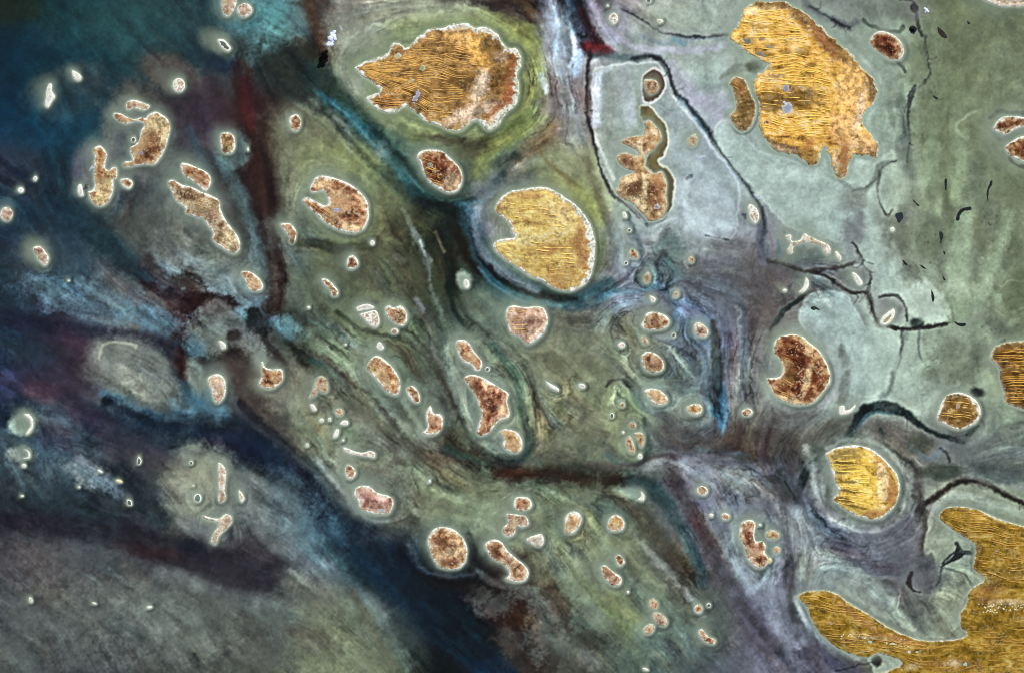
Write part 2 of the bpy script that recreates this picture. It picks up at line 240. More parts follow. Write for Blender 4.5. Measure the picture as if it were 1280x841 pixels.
I('tiny round brown island in the middle of the green leaf shoal', 'rust', E(791,531.5,4.4,4.4,0), rimw=1.5)
W('white speck beside the tiny round brown island of the leaf shoal', E(779,540,1.8,1.8,0))
I('narrow brown island on the east rim of the green leaf shoal', 'rust', [(792,541),(802,540),(806,548),(803,558),(799,557),(795,548)], rimw=1.8)
I('narrow upright brown island low in the green leaf shoal', 'rust', [(783,547),(788,545),(793,556),(793,565),(787,566),(783,556)], rimw=1.8)
W('white islet at the southern tip of the green leaf shoal', [(797,569),(800,566),(803,569),(802,573),(798,573)])
I('dark red half moon island with scalloped west side, east centre', 'dark', [(958,473),(964,472),(974,471),(978,462),(975,450),(968,443),(967,430),(974,421),(988,418),(1002,420),(1012,428),(1024,438),(1031,449),(1037,464),(1038,476),(1031,487),(1022,498),(1012,505),(995,506),(981,502),(969,495),(962,485)], rough=.8, rimw=2.2, hw=6, hc='a9bf9c', rimcol='d8c890', cream=[(1009,473,4,20,15,.5),(988,500,22,4,15,.6)], olive=[(985,465,10,16,0,.5)], dunes=[dict(zone=[(960,472),(990,466),(994,500),(970,490)], sp=3.4, slope=.45, amp=1.5, col='c89850', pres=.35, h=.4), dict(zone=[(968,420),(984,424),(990,462),(976,460)], sp=3.6, slope=.3, amp=1.5, col='c89850', pres=.4, h=.4)])
I('tiny red brown island in a white swirl right of the bright blue streak', 'dark', [(927,514),(933,510),(939,511),(941,516),(936,520),(929,519)], rimw=2, tail=3, tailcol='a8b4b4', taila=.8)
W('white crescent islet southeast of the dark red half moon island', [(1049,508),(1055,506.5),(1057,512.5),(1064,510),(1069,505),(1069,509),(1064,515),(1055,518),(1049,517)], dk=.1)
I('bright yellow round dune island south of the dark teal bend', 'dunebright', [(1032,566),(1047,559),(1066,556),(1085,559),(1102,570),(1114,583),(1121,592),(1125,608),(1121,627),(1112,639),(1097,649),(1072,645),(1053,634),(1041,624),(1047,616),(1045,605),(1039,586),(1036,576)], rough=.8, rimw=2.2, hw=9, hc='9aac9c', rusty=[(1113,612,8,30,-5,.8),(1100,578,14,8,40,.6),(1095,642,24,6,-10,.7)], cream=[(1102,605,7,26,0,.6)], olive=[(1055,568,20,8,-5,.7)], dark=[(1055,578,18,2,4,.9),(1050,590,13,2,2,.85),(1058,602,14,1.8,0,.8),(1060,613,16,2.2,8,.9),(1055,624,14,2.6,16,.9),(1066,632,14,2,14,.8),(1062,586,10,1.6,-4,.7)],
  dunes=[dict(zone=[(1034,566),(1070,562),(1084,580),(1090,610),(1078,632),(1056,634),(1043,622),(1046,600)], sp=4.6, slope=.05, amp=2, col='f4d468', pres=.27, h=.6)], dstripe=.75)
I('round brown island with golden streaks and white rim, near the right edge', 'brownish', [(1171,520),(1176,504),(1185,493),(1199,490),(1214,495),(1223,504),(1226,515),(1221,527),(1209,534),(1195,537),(1180,530),(1173,526)], rimw=2.6, rimdir=(3, 1.6), hw=5, pools=[(1197,508,2.6,2,0,'b0a088')], dunes=[dict(zone=[(1172,498),(1212,496),(1216,524),(1176,530)], sp=3.3, slope=.12, amp=2, col='d8b060', pres=.3, h=.5)])
I('brown dune island with long golden ridges cut by the right edge', 'brownish', [(1237,447),(1242,435),(1256,428),(1285,425),(1320,425),(1320,515),(1285,513),(1266,507),(1255,502),(1253,485),(1249,473),(1249,461),(1241,452)], rimw=1.8, rough=.8, hw=4, dunes=[dict(zone=[(1240,444),(1262,434),(1320,432),(1320,506),(1262,504),(1252,470)], sp=2.9, slope=-.02, amp=2.5, col='d0a04a', pres=.22, h=.6)])
I('golden striped land filling the bottom right corner with two peninsulas', 'gold', [(1174,644),(1183,634),(1202,633),(1224,637),(1249,648),(1285,658),(1330,665),(1400,690),(1400,930),(1040,930),(1060,885),(1085,850),(1097,841),(1109,838),(1128,828),(1112,820),(1097,817),(1084,822),(1062,817),(1041,806),(1022,788),(1013,772),(1007,757),(997,746),(1003,740),(1022,737),(1044,740),(1059,751),(1084,766),(1109,782),(1134,794),(1159,800),(1190,799),(1208,793),(1200,782),(1200,766),(1208,754),(1210,741),(1218,732),(1230,724),(1216,710),(1218,698),(1219,682),(1208,673),(1193,664),(1179,653)], 'dune_land', 'land', rough=.7, rimw=1.3, hw=5, ha=.5, hc='9cb09c', dk=.1,
  dark=[(1240,690,30,6,5,.35),(1180,812,40,5,0,.4),(1060,780,24,5,0,.3),(1250,780,36,5,0,.4)], rusty=[(1190,830,34,7,0,.35),(1070,770,30,4,38,.6),(1120,798,30,4,12,.6),(1238,742,20,12,0,.35)], cream=[(1085,795,22,3,8,.35),(1190,828,10,5,0,.4),(1258,752,22,4,0,.3),(1225,722,14,8,20,.3,'b8a860'),(1140,832,14,4,-10,.3)], olive=[(1225,728,22,8,10,.5),(1075,800,16,4,0,.3),(1258,715,26,10,0,.35)],
  pools=[(1037,778,2.6,2,20,'b09880'),(1087,801.5,4,2,10,'a4dcc4'),(1206.5,829.5,2.8,2.2,0,'a0e0ee'),(1115,804,4.4,1,0,'f0e4b0'),(1136,814,2.2,1.6,0,'e8f0dc'),(1146,814,2,1.2,0,'c8e0bc')],
  specks=[(1255,760,26,5,44),(1238,757,6,1.4,9),(1120,804,18,6,12),(1068,794,18,3,16),(1245,754,30,.6,9),(1258,717,20,3,5)],
  dunes=[dict(zone=[(1176,640),(1225,640),(1320,664),(1320,735),(1228,722),(1219,690),(1200,668)], sp=2.7, slope=.12, amp=3.5, col='b8924a', pres=.40, h=.7, wd=1.2), dict(zone=[(1000,742),(1046,744),(1090,774),(1130,796),(1160,806),(1150,815),(1100,815),(1062,814),(1030,794),(1010,764)], sp=2.6, slope=.13, amp=2.5, col='b8924a', pres=.40, h=.6, wd=1.1), dict(zone=[(1140,806),(1215,800),(1205,780),(1320,770),(1320,842),(1120,842)], sp=5, slope=-.08, amp=6, col='a07d38', pres=.4, h=.6, wd=1.8)])
# ---- centre south and south west
I('two lobed pink brown island by the deep blue channel, south centre left', 'pink', [(442,618),(447,608),(461,607),(471,615),(482,618),(490,622),(492,630),(487,641),(478,643),(462,641),(450,635),(447,626)], dark=[(456,618,5,10,-40,.6)], pools=[(477,638,3,1.8,0,'a8c0d8')], rimw=2.4)
I('small rusty droplet island north of the two lobed island', 'rusty', [(431,590),(434,580),(442,584),(445,592),(440,598),(434,597)], rimw=2.2)
W('long thin white bar with a rusty east end', [(429,559),(435,560),(445,564),(455,565),(463,563),(469,566),(468,572),(460,571),(445,568.5),(432,565)], kind='speck', name='salt_bar', cat='sandbar')
I('curled brown and white island at the head of the western dot group', 'pink', [(392,482),(397,471),(405,470.5),(410,479),(409,489),(402,491),(398,487),(395,494),(386,497),(390,490)], rimw=1.8)
W('small white wedge islet just south of the curled island', [(387,506),(392,505),(396,512),(391,513)])
I('tiny round pink island among the western white dots', 'pink', E(424,515,5.4,5,0), rimw=1.4)
W('white dot islet, left of the close pair under the pink round island', E(402,525,3,2.6,0))
W('smaller white dot, right of the close pair under the pink round island', E(412,524,2.2,2.6,0))
W('white arrowhead islet southeast of the close pair of dots', [(425,530),(429,525),(435,526),(434,531)])
W('upright white oval islet south of the close pair of dots', [(416,545),(420,536),(424,537),(423,544),(419,547)])
W('pinpoint white islet above the long thin white bar', E(429,550,1.6,1.4,0))
W('tiny white dot islet beside the deep channel, southwest of the upright oval', E(384,556,2.2,2.6,0))
I('brown island with a white horn rising from its northwest corner', 'rust', [(324,476),(327,469),(326,454),(329,452),(332,459),(341,461),(351,461),(354,467),(352,477),(342,485),(330,485),(324,481)], rimw=2.6)
I('upright pink brown oval island at the edge of the pale blue shallows', 'pink', [(260,472),(269,467),(277,469),(282,477),(282,492),(277,501),(271,504),(266,497),(264,487),(260,480)], rimw=2.4, cream=[(268,476,5,7,0,.5)])
W('small bright white islet north of the horned island', [(273,427),(277,426),(282,430),(282,435),(277,436),(275,431)])
W('curved white crest on the east side of a pale oval shoal, left edge', [(30,518),(36,517),(41,523),(42,532),(37,541),(32,543),(34,538),(38,532),(36,524)], tail=8, taila=.8, tailcol='7c8c7c')
W('white hook islet below the curved white crest near the left edge', [(31,561),(37,564),(37.5,572),(29,572.5),(35,570),(34,564)], tail=6, taila=.6, tailcol='74847c')
W('small white dot islet under the white hook near the left edge', E(30,581.5,3,2.6,0), tail=4, taila=.5)
W('small white comma islet north of the blue shallows, southwest', [(173,570),(177,575),(175,580),(171,579)], kind='ring')
W('short white dash islet in the slanting milky streak', E(125,588.5,3.6,1.6,28))
W('yellowish dash islet southeast along the same milky streak', E(149,601,4.2,2.2,15), kind='yellow')
W('white angular islet at the southeast end of the milky streak', [(159,624),(164,625),(165,631),(160,631)], kind='ring')
W('faint white speck west of the slanting milky streak', E(99,608.5,1.6,1.4,0), tail=4, taila=.5, tailcol='6a8888')
W('faint white speck near the lower left edge above the purple band', E(28,619.5,2,1.2,0), tail=3, taila=.4)
W('tiny white curl islet at the top of the olive shoal', E(239,578,2.2,2.6,0), kind='ring')
W('pinpoint yellow islet in the middle of the olive shoal', E(241.5,606.5,1.3,1.3,0), kind='yellow')
W('hollow round white ring islet on the olive shoal', E(247,622,5,5.6,0), kind='ringg')
I('tall narrow pink and white island like a standing bone', 'cream', [(273,578),(280,582),(283,590),(281,610),(282,622),(278,627),(273,625),(273.5,610),(273,593)], rimw=2, name='island')
W('small pinkish droplet islet east of the standing bone island', [(298.5,612),(303.5,617),(306,623),(302,627.5),(299,622)], kind='speck')
I('boomerang shaped pale island with a thin white western arm', 'cream', [(253,643.5),(262,646),(273.5,647.5),(282,642),(289.5,645),(289.5,653.5),(282,662),(273.5,670),(270,680),(263.5,677),(266,667),(272,658.5),(270,652),(257,648.5)], rimw=2, hw=4)
W('isolated white islet in the dark water near the bottom left corner', E(38.5,749.5,2.4,3.6,-20), tail=3, taila=.3)
W('faint grey white dash in the murky water, bottom left', E(118,753.5,3,1.2,15), tail=2, taila=.3)
W('bright white dash islet in the greenish shoal, bottom left', E(187,758.5,3.4,1.7,-10))
I('large round mottled cream island beside the black deep', 'sand2', [(534,675),(541,662),(552,658),(567,661),(579,672),(584,685),(583,700),(575,710),(560,712),(547,707),(539,695),(536,684)], dark=[(552,677,10,5,20,.8),(560,702,12,5,0,.6)], cream=[(562,690,16,6,-10,.6),(574,682,4,14,-20,.4)], rimw=2.8, hw=5)
I('foot shaped brown and cream island southeast of the round mottled island', 'sand2', [(606,680),(615,674),(626,676),(634,687),(645,697),(657,707),(661,716),(657,725),(646,728),(632,724),(636,717),(630,706),(617,699),(609,690)], dark=[(618,686,8,8,30,.8),(637,703,3,12,-25,.6)], rimw=2.6, hw=5)
I('small brown oval island, topmost of the south centre cluster', 'rust', [(642,627),(646,621),(659,621),(665,629),(662,636),(651,639),(643,635)], rimw=2.4)
I('three lobed brown and white island in the south centre cluster', 'pink', [(632,642),(642,642),(655,644),(660,649),(660,656),(652,659),(645,657),(644,666),(637,671),(630,669),(628,660),(635,652)], rimw=2.4)
I('cream almond shaped island east of the three lobed island', 'cream', [(657,674),(667,669),(677,667),(680,675),(677,682),(669,682)], rimw=2)
I('tan kidney island alone between the cluster and the round orange island', 'sand', [(706,657),(707,645),(715,639),(724,641),(727,650),(722,661),(714,667),(706,665)], rimw=2.6)
I('round pale orange island with white rim, south of the black gutter', 'sand', [(759.6,653),(764,645),(773,643.6),(780,651),(779,661),(770,664),(760.5,662)], rimw=2.2, tail=3)
W('glowing white crescent at the end of a pale streak, south of the gutter', [(801,614),(804,616),(806,620),(804,626),(797,624),(801,620)], tail=9, taila=.7, tailcol='8aa098', tailrot=18)
I('tiny brown droplet island north of the slanted brown bar', 'rust', [(769,696),(774.5,693),(781,701),(777.5,707),(772,706)], rimw=2)
I('slanted brown bar shaped island, south centre right', 'rust', [(751,709),(757,706),(765,713),(776,721),(776,730),(767,732),(756,723)], rimw=2.2)
W('pinpoint white islet southeast of the slanted brown bar', E(785,739.5,1.6,1.8,0))
I('small pink oval island, top of three clustered at the bottom', 'pink', [(811.6,750),(817,747.5),(823,753),(822,760),(818,762),(812,759)], rimw=1.8)
I('largest pink oval of three clustered at the bottom', 'pink', [(816,766),(824,765),(834,774),(832,782),(822.5,781),(816,774)], rimw=1.8)
I('small pink oval island, lowest of three clustered at the bottom', 'pink', [(804,785),(812,779),(818.5,782),(815,791),(805.5,791.6)], rimw=1.8)
I('tiny round brown island at the bottom right of centre', 'rust', E(873,760.6,5.4,5.8,0), rimw=2)
W('tiny ring islet touching the round brown island at the bottom', E(886,756,3,2.8,0), kind='ring')
I('bent brown sausage island at the bottom right of centre', 'rust', [(873,788),(878,786),(886,795.6),(894.5,799),(892,805),(883,803),(875,795.6)], rimw=2)
I('small brown oval island on the lavender flat, north of the notched brown island', 'rust', E(878,613,7,6,15), rimw=2.2)
W('tiny white triangle islet west of a small orange oval', [(886,643),(889,641),(892,643),(889,646)])
I('small orange oval island east of the tiny white triangle', 'rusty', E(907,645,5.4,4.6,15), rimw=2)
I('large notched dark brown island with cream foot, south east centre', 'rust', [(924,664),(926.5,653),(937,649),(944.5,654),(943,668),(945,676),(953,676),(957.5,682),(956,689),(960,696),(960,704),(951,710),(942,707),(934,698),(931,685),(925,673)], cream=[(940,690,9,5,10,.7),(926,666,3,10,-10,.5)], rimw=2.2, hw=6)
I('orange oblong island near the top right of the notched brown island', 'rusty', E(966,668,9,6,5), rimw=1.8, dk=.2)
I('small round orange island directly east of the notched brown island', 'rusty', E(971,687,4.4,4.8,0), rimw=1.6, dk=.2)
W('tiny white speck above the notched brown island', E(950,655.5,2,1.3,20))
W('small orange bead between the notched island and its eastern neighbour', E(962,700,2.6,3.4,0), kind='yellow')
W('small white speck in a grey halo on the plain shoal, left of centre south', E(537,601,1.5,2.2,0), tail=3, taila=.4)
W('tiny white speck on the shoal northwest of the white speckled oval', E(386,384.5,2,1.8,30))
W('tiny grey white islet at the very bottom, right of centre', E(807,836,4,1.8,20), tail=3, taila=.5)
for o_ in ISL:
    p = np.asarray(o_['poly'], float); o_['fine'] = crc(p, 3 if len(p) > 24 else 4)
# ---------------------------------------------------------------- the lake, mixed on a map of the water's tint
AX0, AY0, AW, AH = -150, -120, 1580, 1080
gx, gy = np.meshgrid(np.arange(AW, dtype=np.float32) + AX0, np.arange(AH, dtype=np.float32) + AY0)
w1 = fbm(gx, gy, 60, 1, 4) - .5; w2 = fbm(gx, gy, 60, 5, 4) - .5
w3 = fbm(gx, gy, 9, 9, 3) - .5; w4 = fbm(gx, gy, 9, 12, 3) - .5
BX = gx + 34 * w1 + 5 * w3; BY = gy + 34 * w2 + 5 * w4       # strong warp for the base tint
w5 = fbm(gx, gy, 3.2, 19, 2) - .5; w6 = fbm(gx, gy, 3.2, 21, 2) - .5
SX = gx + 7 * w1 + 3.4 * w3 + 1.6 * w5; SY = gy + 7 * w2 + 3.4 * w4 + 1.6 * w6     # gentle warp for the channels
MOD = np.clip(.62 + .95 * (fbm(gx + 20 * w3, gy + 20 * w4, 22, 7, 5, .68) - .28), .35, 1.12)       # currents fray and fade along their way
RAG = (fbm(gx, gy, 16, 3, 5, .72) - .5) * 2.6                     # ragged edges
BASE = """
12262a 0a3040 1d4650 1c3c46 3f6468 3c3632 70756a 6c7468 3c3832 3a3c4c 7a7c86 7c8a80 7f8a7c 6b7870 5f6c64 586649 5a684c
062c44 0c3a4a 1f4a54 1e3640 34403f 22221e 7a8468 74854c 6c7c46 788090 6d7a7c 7c8a82 7c8a78 808f7e 748a7c 5c6b4e 5e6c56
052c45 103642 2e3436 38323a 2f1e1e 4a4f42 44564a 6a7746 6a7c46 655a58 76848c 7c888c 7f8f86 809484 7c9488 5e6c50 667660
1c3240 142e3e 30343c 303a40 2c1e1e 5f6648 2c5056 3c4a40 3c4a48 6b7256 7c8c84 8797a0 80948e 849a8e 7a8c80 66765c 5c6c54
1a2c3c 1c303c 34403e 40464a 2a2624 50583c 3c4030 16221e 6b7686 6f7a44 7c8a8c 8a9ca0 6c7078 8ca39e 76847a 5e6c56 64735c
1a2e3a 2c4854 3a3c44 4b6064 4a5f60 47523f 444838 2b3328 2e4c50 2c3c48 5c6878 4f4f50 54585a 5c625e 7f9690 788c7c 5c6a54
14283a 2a2434 5a5e56 2c1c1c 1e1c1c 3c463e 465440 3f4c48 3c443c 444440 55605c 4a5868 5c605e 869c94 8aa49a 74897a 5c6c58
2a2e48 2c2636 4c5856 2a4450 4a423c 5c6452 4c5448 46544c 545a4c 5f6850 5c7060 505860 5a5c5a 849892 8aa299 7a8e80 6c8070
283c48 2c4452 323440 4c5448 101c2e 4c4a42 4a5048 46504a 3a4440 3a3e38 505c58 46484c 403c3c 24302e 5f5e60 566066 50605c
1a2c3a 1c3240 1c2c38 606a58 4c5e62 14304a 565a50 55604f 566450 4c5a48 3f4846 5a6070 565c62 5c6670 565e68 7c8c7c 6b8070
3a3844 3e3c48 343844 2c2c3a 343440 4a6070 0e2234 0c1820 241c1a 5a6858 4c5448 484a4c 6a747e 646e7c 5a6070 5c6c64 7c6a40
3c4450 3c4244 3f4c50 465452 424a4a 505a4a 2c3c42 0a1c28 2c1e1c 4a5852 526250 445048 484c5c 5c6a74 5f6c6c 6b6b60 7c6a40
3c4648 343c44 3a4044 3a4240 40463e 5c6a4c 4c5a48 0c1418 2c2c2c 3c3e3a 44544e 3c4448 5c6070 444654 5a6450 7c6a40 7c6a40
"""
T = np.array([[hexc(h) for h in r.split()] for r in BASE.strip().split('\n')], dtype=np.float32)   # 13 x 17
u = np.clip(BX / 80, 0, 15.999); v = np.clip(BY / 70, 0, 11.999)
iu = u.astype(int); iv = v.astype(int); fu = (u - iu)[..., None]; fv = (v - iv)[..., None]
fu = fu * fu * (3 - 2 * fu); fv = fv * fv * (3 - 2 * fv)
A = (T[iv, iu] * (1 - fu) + T[iv, iu + 1] * fu) * (1 - fv) + (T[iv + 1, iu] * (1 - fu) + T[iv + 1, iu + 1] * fu) * fv
A = np.ascontiguousarray(A, dtype=np.float32)
DC = np.zeros((AH, AW), np.float32); DS = np.zeros((AH, AW), np.float32)      # flow direction, double angle

def win(x0, y0, x1, y1):
    a = max(0, int(x0 - AX0)); b = max(0, int(y0 - AY0)); c = min(AW, int(x1 - AX0) + 1); d = min(AH, int(y1 - AY0) + 1)
    return (slice(b, d), slice(a, c)) if c > a and d > b else None
def mixin(s, al, col, mode=None):
    c = hexc(col)
    if mode == 'add': A[s] = np.clip(A[s] + (c - .5) * 2 * al[..., None], 0.01, 1)
    else: A[s] += (c - A[s]) * al[..., None]
def stroke(pts, w, col, a=1., soft=None, rag=None, smooth=True, flow=.6):
    """a current, channel or filament; pts (x, y[, width factor])"""
    P = np.array([tuple(p) + (1,) if len(p) == 2 else p for p in pts], dtype=float)
    if smooth and len(P) > 2: P = cro(P, 4)
    soft = w * .6 if soft is None else soft; rag = w * .25 if rag is None else rag
    m = w + soft + rag + 10
    s = win(P[:, 0].min() - m, P[:, 1].min() - m, P[:, 0].max() + m, P[:, 1].max() + m)
    if s is None: return
    X, Y = SX[s], SY[s]; best = np.full(X.shape, -1e9, np.float32); fc = np.zeros_like(best); fs = np.zeros_like(best)
    for i in range(len(P) - 1):
        ax, ay, aw = P[i]; bx, by, bw = P[i + 1]; ex, ey = bx - ax, by - ay; L = ex * ex + ey * ey + 1e-6
        t = np.clip(((X - ax) * ex + (Y - ay) * ey) / L, 0, 1)
        d = w * .5 * (aw + (bw - aw) * t) - np.sqrt((X - ax - ex * t) ** 2 + (Y - ay - ey * t) ** 2)
        if flow:
            k = d > best; th = 2 * math.atan2(ey, ex); fc[k] = math.cos(th); fs[k] = math.sin(th)
        best = np.maximum(best, d)
    al = np.clip(sstep(-soft * .5, soft * .5, best + RAG[s] * rag) * a * (MOD[s] if w > 3 else MOD[s] * 1.0), 0, 1)
    mixin(s, al, col)
    if flow:
        k = np.exp(-np.maximum(-best, 0) / 10) * flow * 2
        DC[s] += fc * k; DS[s] += fs * k
def blob(cx, cy, rx, ry, rot, col, a=1., soft=.5, rag=.25, p=1):
    m = max(rx, ry) * (1 + soft + rag) + 10
    s = win(cx - m, cy - m, cx + m, cy + m)
    if s is None: return
    r = math.radians(rot); X, Y = SX[s] - cx, SY[s] - cy
    d = 1 - np.sqrt(((X * math.cos(r) + Y * math.sin(r)) / rx) ** 2 + ((Y * math.cos(r) - X * math.sin(r)) / ry) ** 2)
    mixin(s, sstep(-soft, soft, d + RAG[s] * rag) * a, col)
def area(pts, col, a=1., soft=4., rag=1.5, rim=None, rima=.5, rimw=1.6, smooth=True):
    P = crc(pts, 4) if smooth else np.array(pts, float); m = soft + rag + 14
    s = win(P[:, 0].min() - m, P[:, 1].min() - m, P[:, 0].max() + m, P[:, 1].max() + m)
    if s is None: return
    d = sdf(SX[s], SY[s], P) + RAG[s] * rag
    mixin(s, sstep(-soft * .5, soft * .5, d) * a, col)
    if rim: mixin(s, np.exp(-(d / rimw) ** 2) * rima, rim)
S, B, R = stroke, blob, area
# --- deep north-west basin
B(60, 110, 130, 60, 0, '06304a', .5); B(150, 30, 90, 40, 0, '204e56', .45); B(20, 10, 40, 18, 0, '1c2c1e', .6)
B(85, 115, 52, 36, -15, '33424a', .7, .3); B(215, 92, 44, 22, 25, '4a4b4a', .85, .35); B(275, 55, 26, 14, 30, '4c5a54', .6, .5); B(95, 150, 60, 40, 0, '0c3a50', .4)
B(172, 165, 46, 60, -8, '4b514e', .9, .3); B(122, 215, 36, 38, -10, '474a54', .85, .3); B(150,190,10,24,10,'39404a',.6)
B(30, 220, 60, 30, 10, '2a2832', .55); B(50, 330, 40, 34, 60, '33404a', .5)
S([(70, 200), (75, 240), (110, 280), (150, 320), (180, 345)], 34, '0c2a36', .7, 20)
B(340, 20, 40, 30, 0, '3f7276', .9, .5, .6); B(330, 60, 32, 16, -40, '4a7c7e', .8, .6, .7); B(300, 30, 22, 10, 0, '37686c', .6)
B(375, 30, 16, 26, 0, '4a6465', .6, .6, .6)
B(360, 95, 60, 30, 30, '1d2422', .85, .5, .5); B(275, 80, 22, 12, 20, '16283a', .8)
S([(385, -8), (392, 20), (402, 48), (408, 74)], 15, '452a1a', .85, 8, 4)
B(440, 30, 36, 34, 0, '6c6e66', .55)
S([(300, 90), (305, 125), (316, 165), (325, 210), (330, 250), (338, 300), (346, 345), (338, 395), (315, 425)], 27, '2c1a18', .92, 14, 6)
S([(303, 100), (306, 125), (315, 160)], 13, '451719', .75, 10)
S([(262, 110), (275, 150), (262, 165), (240, 130)], 22, '352434', .6, 20)
B(235, 130, 20, 40, -30, '2e2a33', .6)
S([(238, 160), (250, 190), (262, 215)], 8, '2c5262', .55, 8, 4); S([(280, 200), (300, 250), (318, 300), (326, 340)], 18, '3c585a', .75, 12, 5)
B(292, 190, 22, 26, 20, '41595a', .75, .3); B(362, 300, 26, 38, -35, '4c5a56', .75, .35)
B(235, 330, 44, 28, 20, '6a8286', .8, .5, .8); B(215, 300, 30, 18, 20, '56645e', .7, .6, .7); B(270, 350, 44, 30, 20, '5c7274', .75, .5, .7); B(300, 375, 30, 20, 0, '4c707c', .7, .5, .7)
B(190, 290, 44, 30, 30, '454a42', .6); B(250, 300, 50, 20, 30, '4a5044', .55)
S([(185, 330), (205, 350), (235, 358), (250, 375)], 22, '2c2020', .75, 16, 12); B(235, 352, 20, 12, 20, '271b1a', .7, .8, .9)
B(245, 388, 34, 22, 0, '2c1416', .95, .5, .5); S([(215, 365), (240, 372), (280, 378), (300, 390)], 16, '241013', .9, 9, 6)
S([(180, 355), (205, 372), (225, 400)], 12, '33161c', .8, 8, 5)
B(130, 380, 80, 20, 13, '43687c', .6, .9, 1.0); B(190, 400, 36, 18, 20, '3f6e84', .6, .8, .9); B(85, 372, 38, 16, 20, '48697a', .5, .8, .9); B(150, 358, 34, 12, 20, '4a5860', .6, .7, .8)
S([(0, 395), (60, 410), (120, 415), (180, 425), (222, 440)], 20, '1a1c30', .8, 14, 5)
B(100, 440, 34, 16, 40, '3b2638', .7); B(230, 455, 10, 18, -20, '3a1614', .8, .6, .5)
R([(108, 440), (135, 424), (170, 424), (200, 445), (215, 470), (222, 498), (210, 512), (180, 502), (150, 494), (125, 480), (112, 460)], '616a62', .85, 26, 8)
S([(125, 450), (130, 432), (150, 428), (172, 434)], 3, '8a8c70', .5, 4); B(168, 478, 26, 12, 50, '7c8270', .6); B(195, 460, 16, 24, -30, '4f5f5a', .6)
S([(127, 490), (150, 502), (180, 514), (210, 520), (236, 518)], 11, '2f6680', .7, 12, 6); S([(215, 500), (222, 520), (240, 515)], 12, '4a7c8c', .6, 8, 4)
S([(132, 502), (160, 514), (190, 528), (220, 535)], 12, '081a2a', .85, 8)
B(258, 500, 20, 22, 0, '2e6078', .85, .5, .4); B(245, 470, 12, 26, -15, '59655c', .85, .4); B(275, 520, 12, 14, 0, '386a80', .7)
S([(270, 395), (290, 410), (310, 420), (330, 440)], 40, '5f6a64', .85, 18, 8); B(262, 420, 24, 22, 0, '556860', .8, .5, .5); B(247, 435, 12, 14, 30, '3f6a7c', .7, .6, .6)
B(316, 395, 22, 12, 30, '4d7480', .85, .5, .6); B(355, 408, 24, 14, 20, '42707c', .8, .5, .6)
B(290, 420, 8, 7, 0, '25201f', .8, .5, .5); B(300, 468, 16, 22, -30, '3c2e2a', .75, .6, .7); B(322, 500, 34, 16, 35, '3a302c', .7, .6, .7); B(350, 445, 14, 10, 30, '2c1e1c', .8, .6, .6)
S([(320, 400), (345, 430), (375, 445), (405, 465), (432, 490)], 24, '171d1a', .88, 14, 8); S([(390, 450), (415, 462), (432, 476)], 8, '173a3e', .8, 7, 3)
# --- big diagonal deep channel
S([(-20, 505), (60, 525), (120, 530), (190, 540), (250, 548), (300, 552), (345, 580), (385, 618), (430, 660), (470, 700), (520, 742), (572, 788), (630, 850)], 50, '0c2034', .95, 30, 9)
S([(250, 545), (300, 560), (350, 595)], 20, '0e1c38', .7, 14); S([(420, 660), (470, 715), (500, 745)], 26, '0a2a40', .7, 20)
B(590, 775, 60, 34, 38, '0a1a22', .8, .6, .6); B(640, 770, 46, 28, 45, '2a1b17', .85, .6, .9); B(665, 815, 30, 20, 30, '2a2322', .8, .6, .9); B(600, 745, 34, 14, 10, '140f10', .6)
B(545, 735, 50, 22, 20, '0a141e', .6)
B(385, 662, 36, 26, 40, '38627e', .7, .7, .6); B(362, 620, 36, 20, 45, '4a6468', .6, .7, .5); B(350, 660, 40, 24, 40, '566a70', .55)
S([(420, 705), (450, 740), (480, 780), (510, 830)], 10, '3e5a68', .6, 10, 4); B(468, 760, 12, 26, -40, '5a7284', .5)
S([(440, 740), (470, 790), (495, 840)], 10, '4c4434', .5, 8, 6)
B(445, 800, 50, 40, 40, '5e6a52', .65, .7); B(500, 640, 20, 16, 30, '3c342e', .4)
B(250, 600, 46, 42, -30, '6a7460', .85, .4); B(248, 590, 26, 34, -30, '7a8060', .6); B(235, 570, 20, 12, 0, '5c645c', .5); B(258, 665, 30, 12, 30, '56626a', .8, .5)
B(310, 610, 26, 30, -30, '56645e', .7); S([(222, 650), (240, 672), (262, 688)], 8, '6c7a84', .45, 6)
B(40, 560, 60, 40, 20, '39525c', .5, .7, .6); B(110, 590, 30, 14, 30, '5b6a70', .75, .5, .5); B(130, 600, 34, 10, 30, '5a7c88', .6, .6, .6); B(75, 530, 40, 20, 40, '4f6068', .6, .7, .7)
B(110, 520, 34, 14, 30, '382838', .7, .7, .5); B(70, 545, 30, 16, 20, '3a2c3c', .5); B(52, 490, 24, 14, 10, '4a2e3c', .6); B(30, 435, 60, 20, 10, '22303c', .5); B(10, 480, 14, 20, 0, '34345a', .6)
B(170, 560, 60, 16, 20, '33303c', .6); S([(150, 590), (180, 620), (200, 650)], 24, '0d2434', .75, 16)
S([(-20, 650), (60, 655), (130, 662), (190, 678), (240, 690), (290, 705), (340, 715)], 34, '1f1b2a', .85, 22, 5); B(190, 690, 50, 8, 10, '33171f', .6); B(240, 685, 20, 10, 20, '131a30', .6)
B(80, 720, 60, 22, 20, '4a444c', .5, .7, .6); B(290, 720, 56, 20, 20, '2a2736', .75, .6, .5); B(200, 760, 70, 24, 30, '52605c', .55, .7, .5); B(120, 700, 40, 30, 0, '33444e', .5)
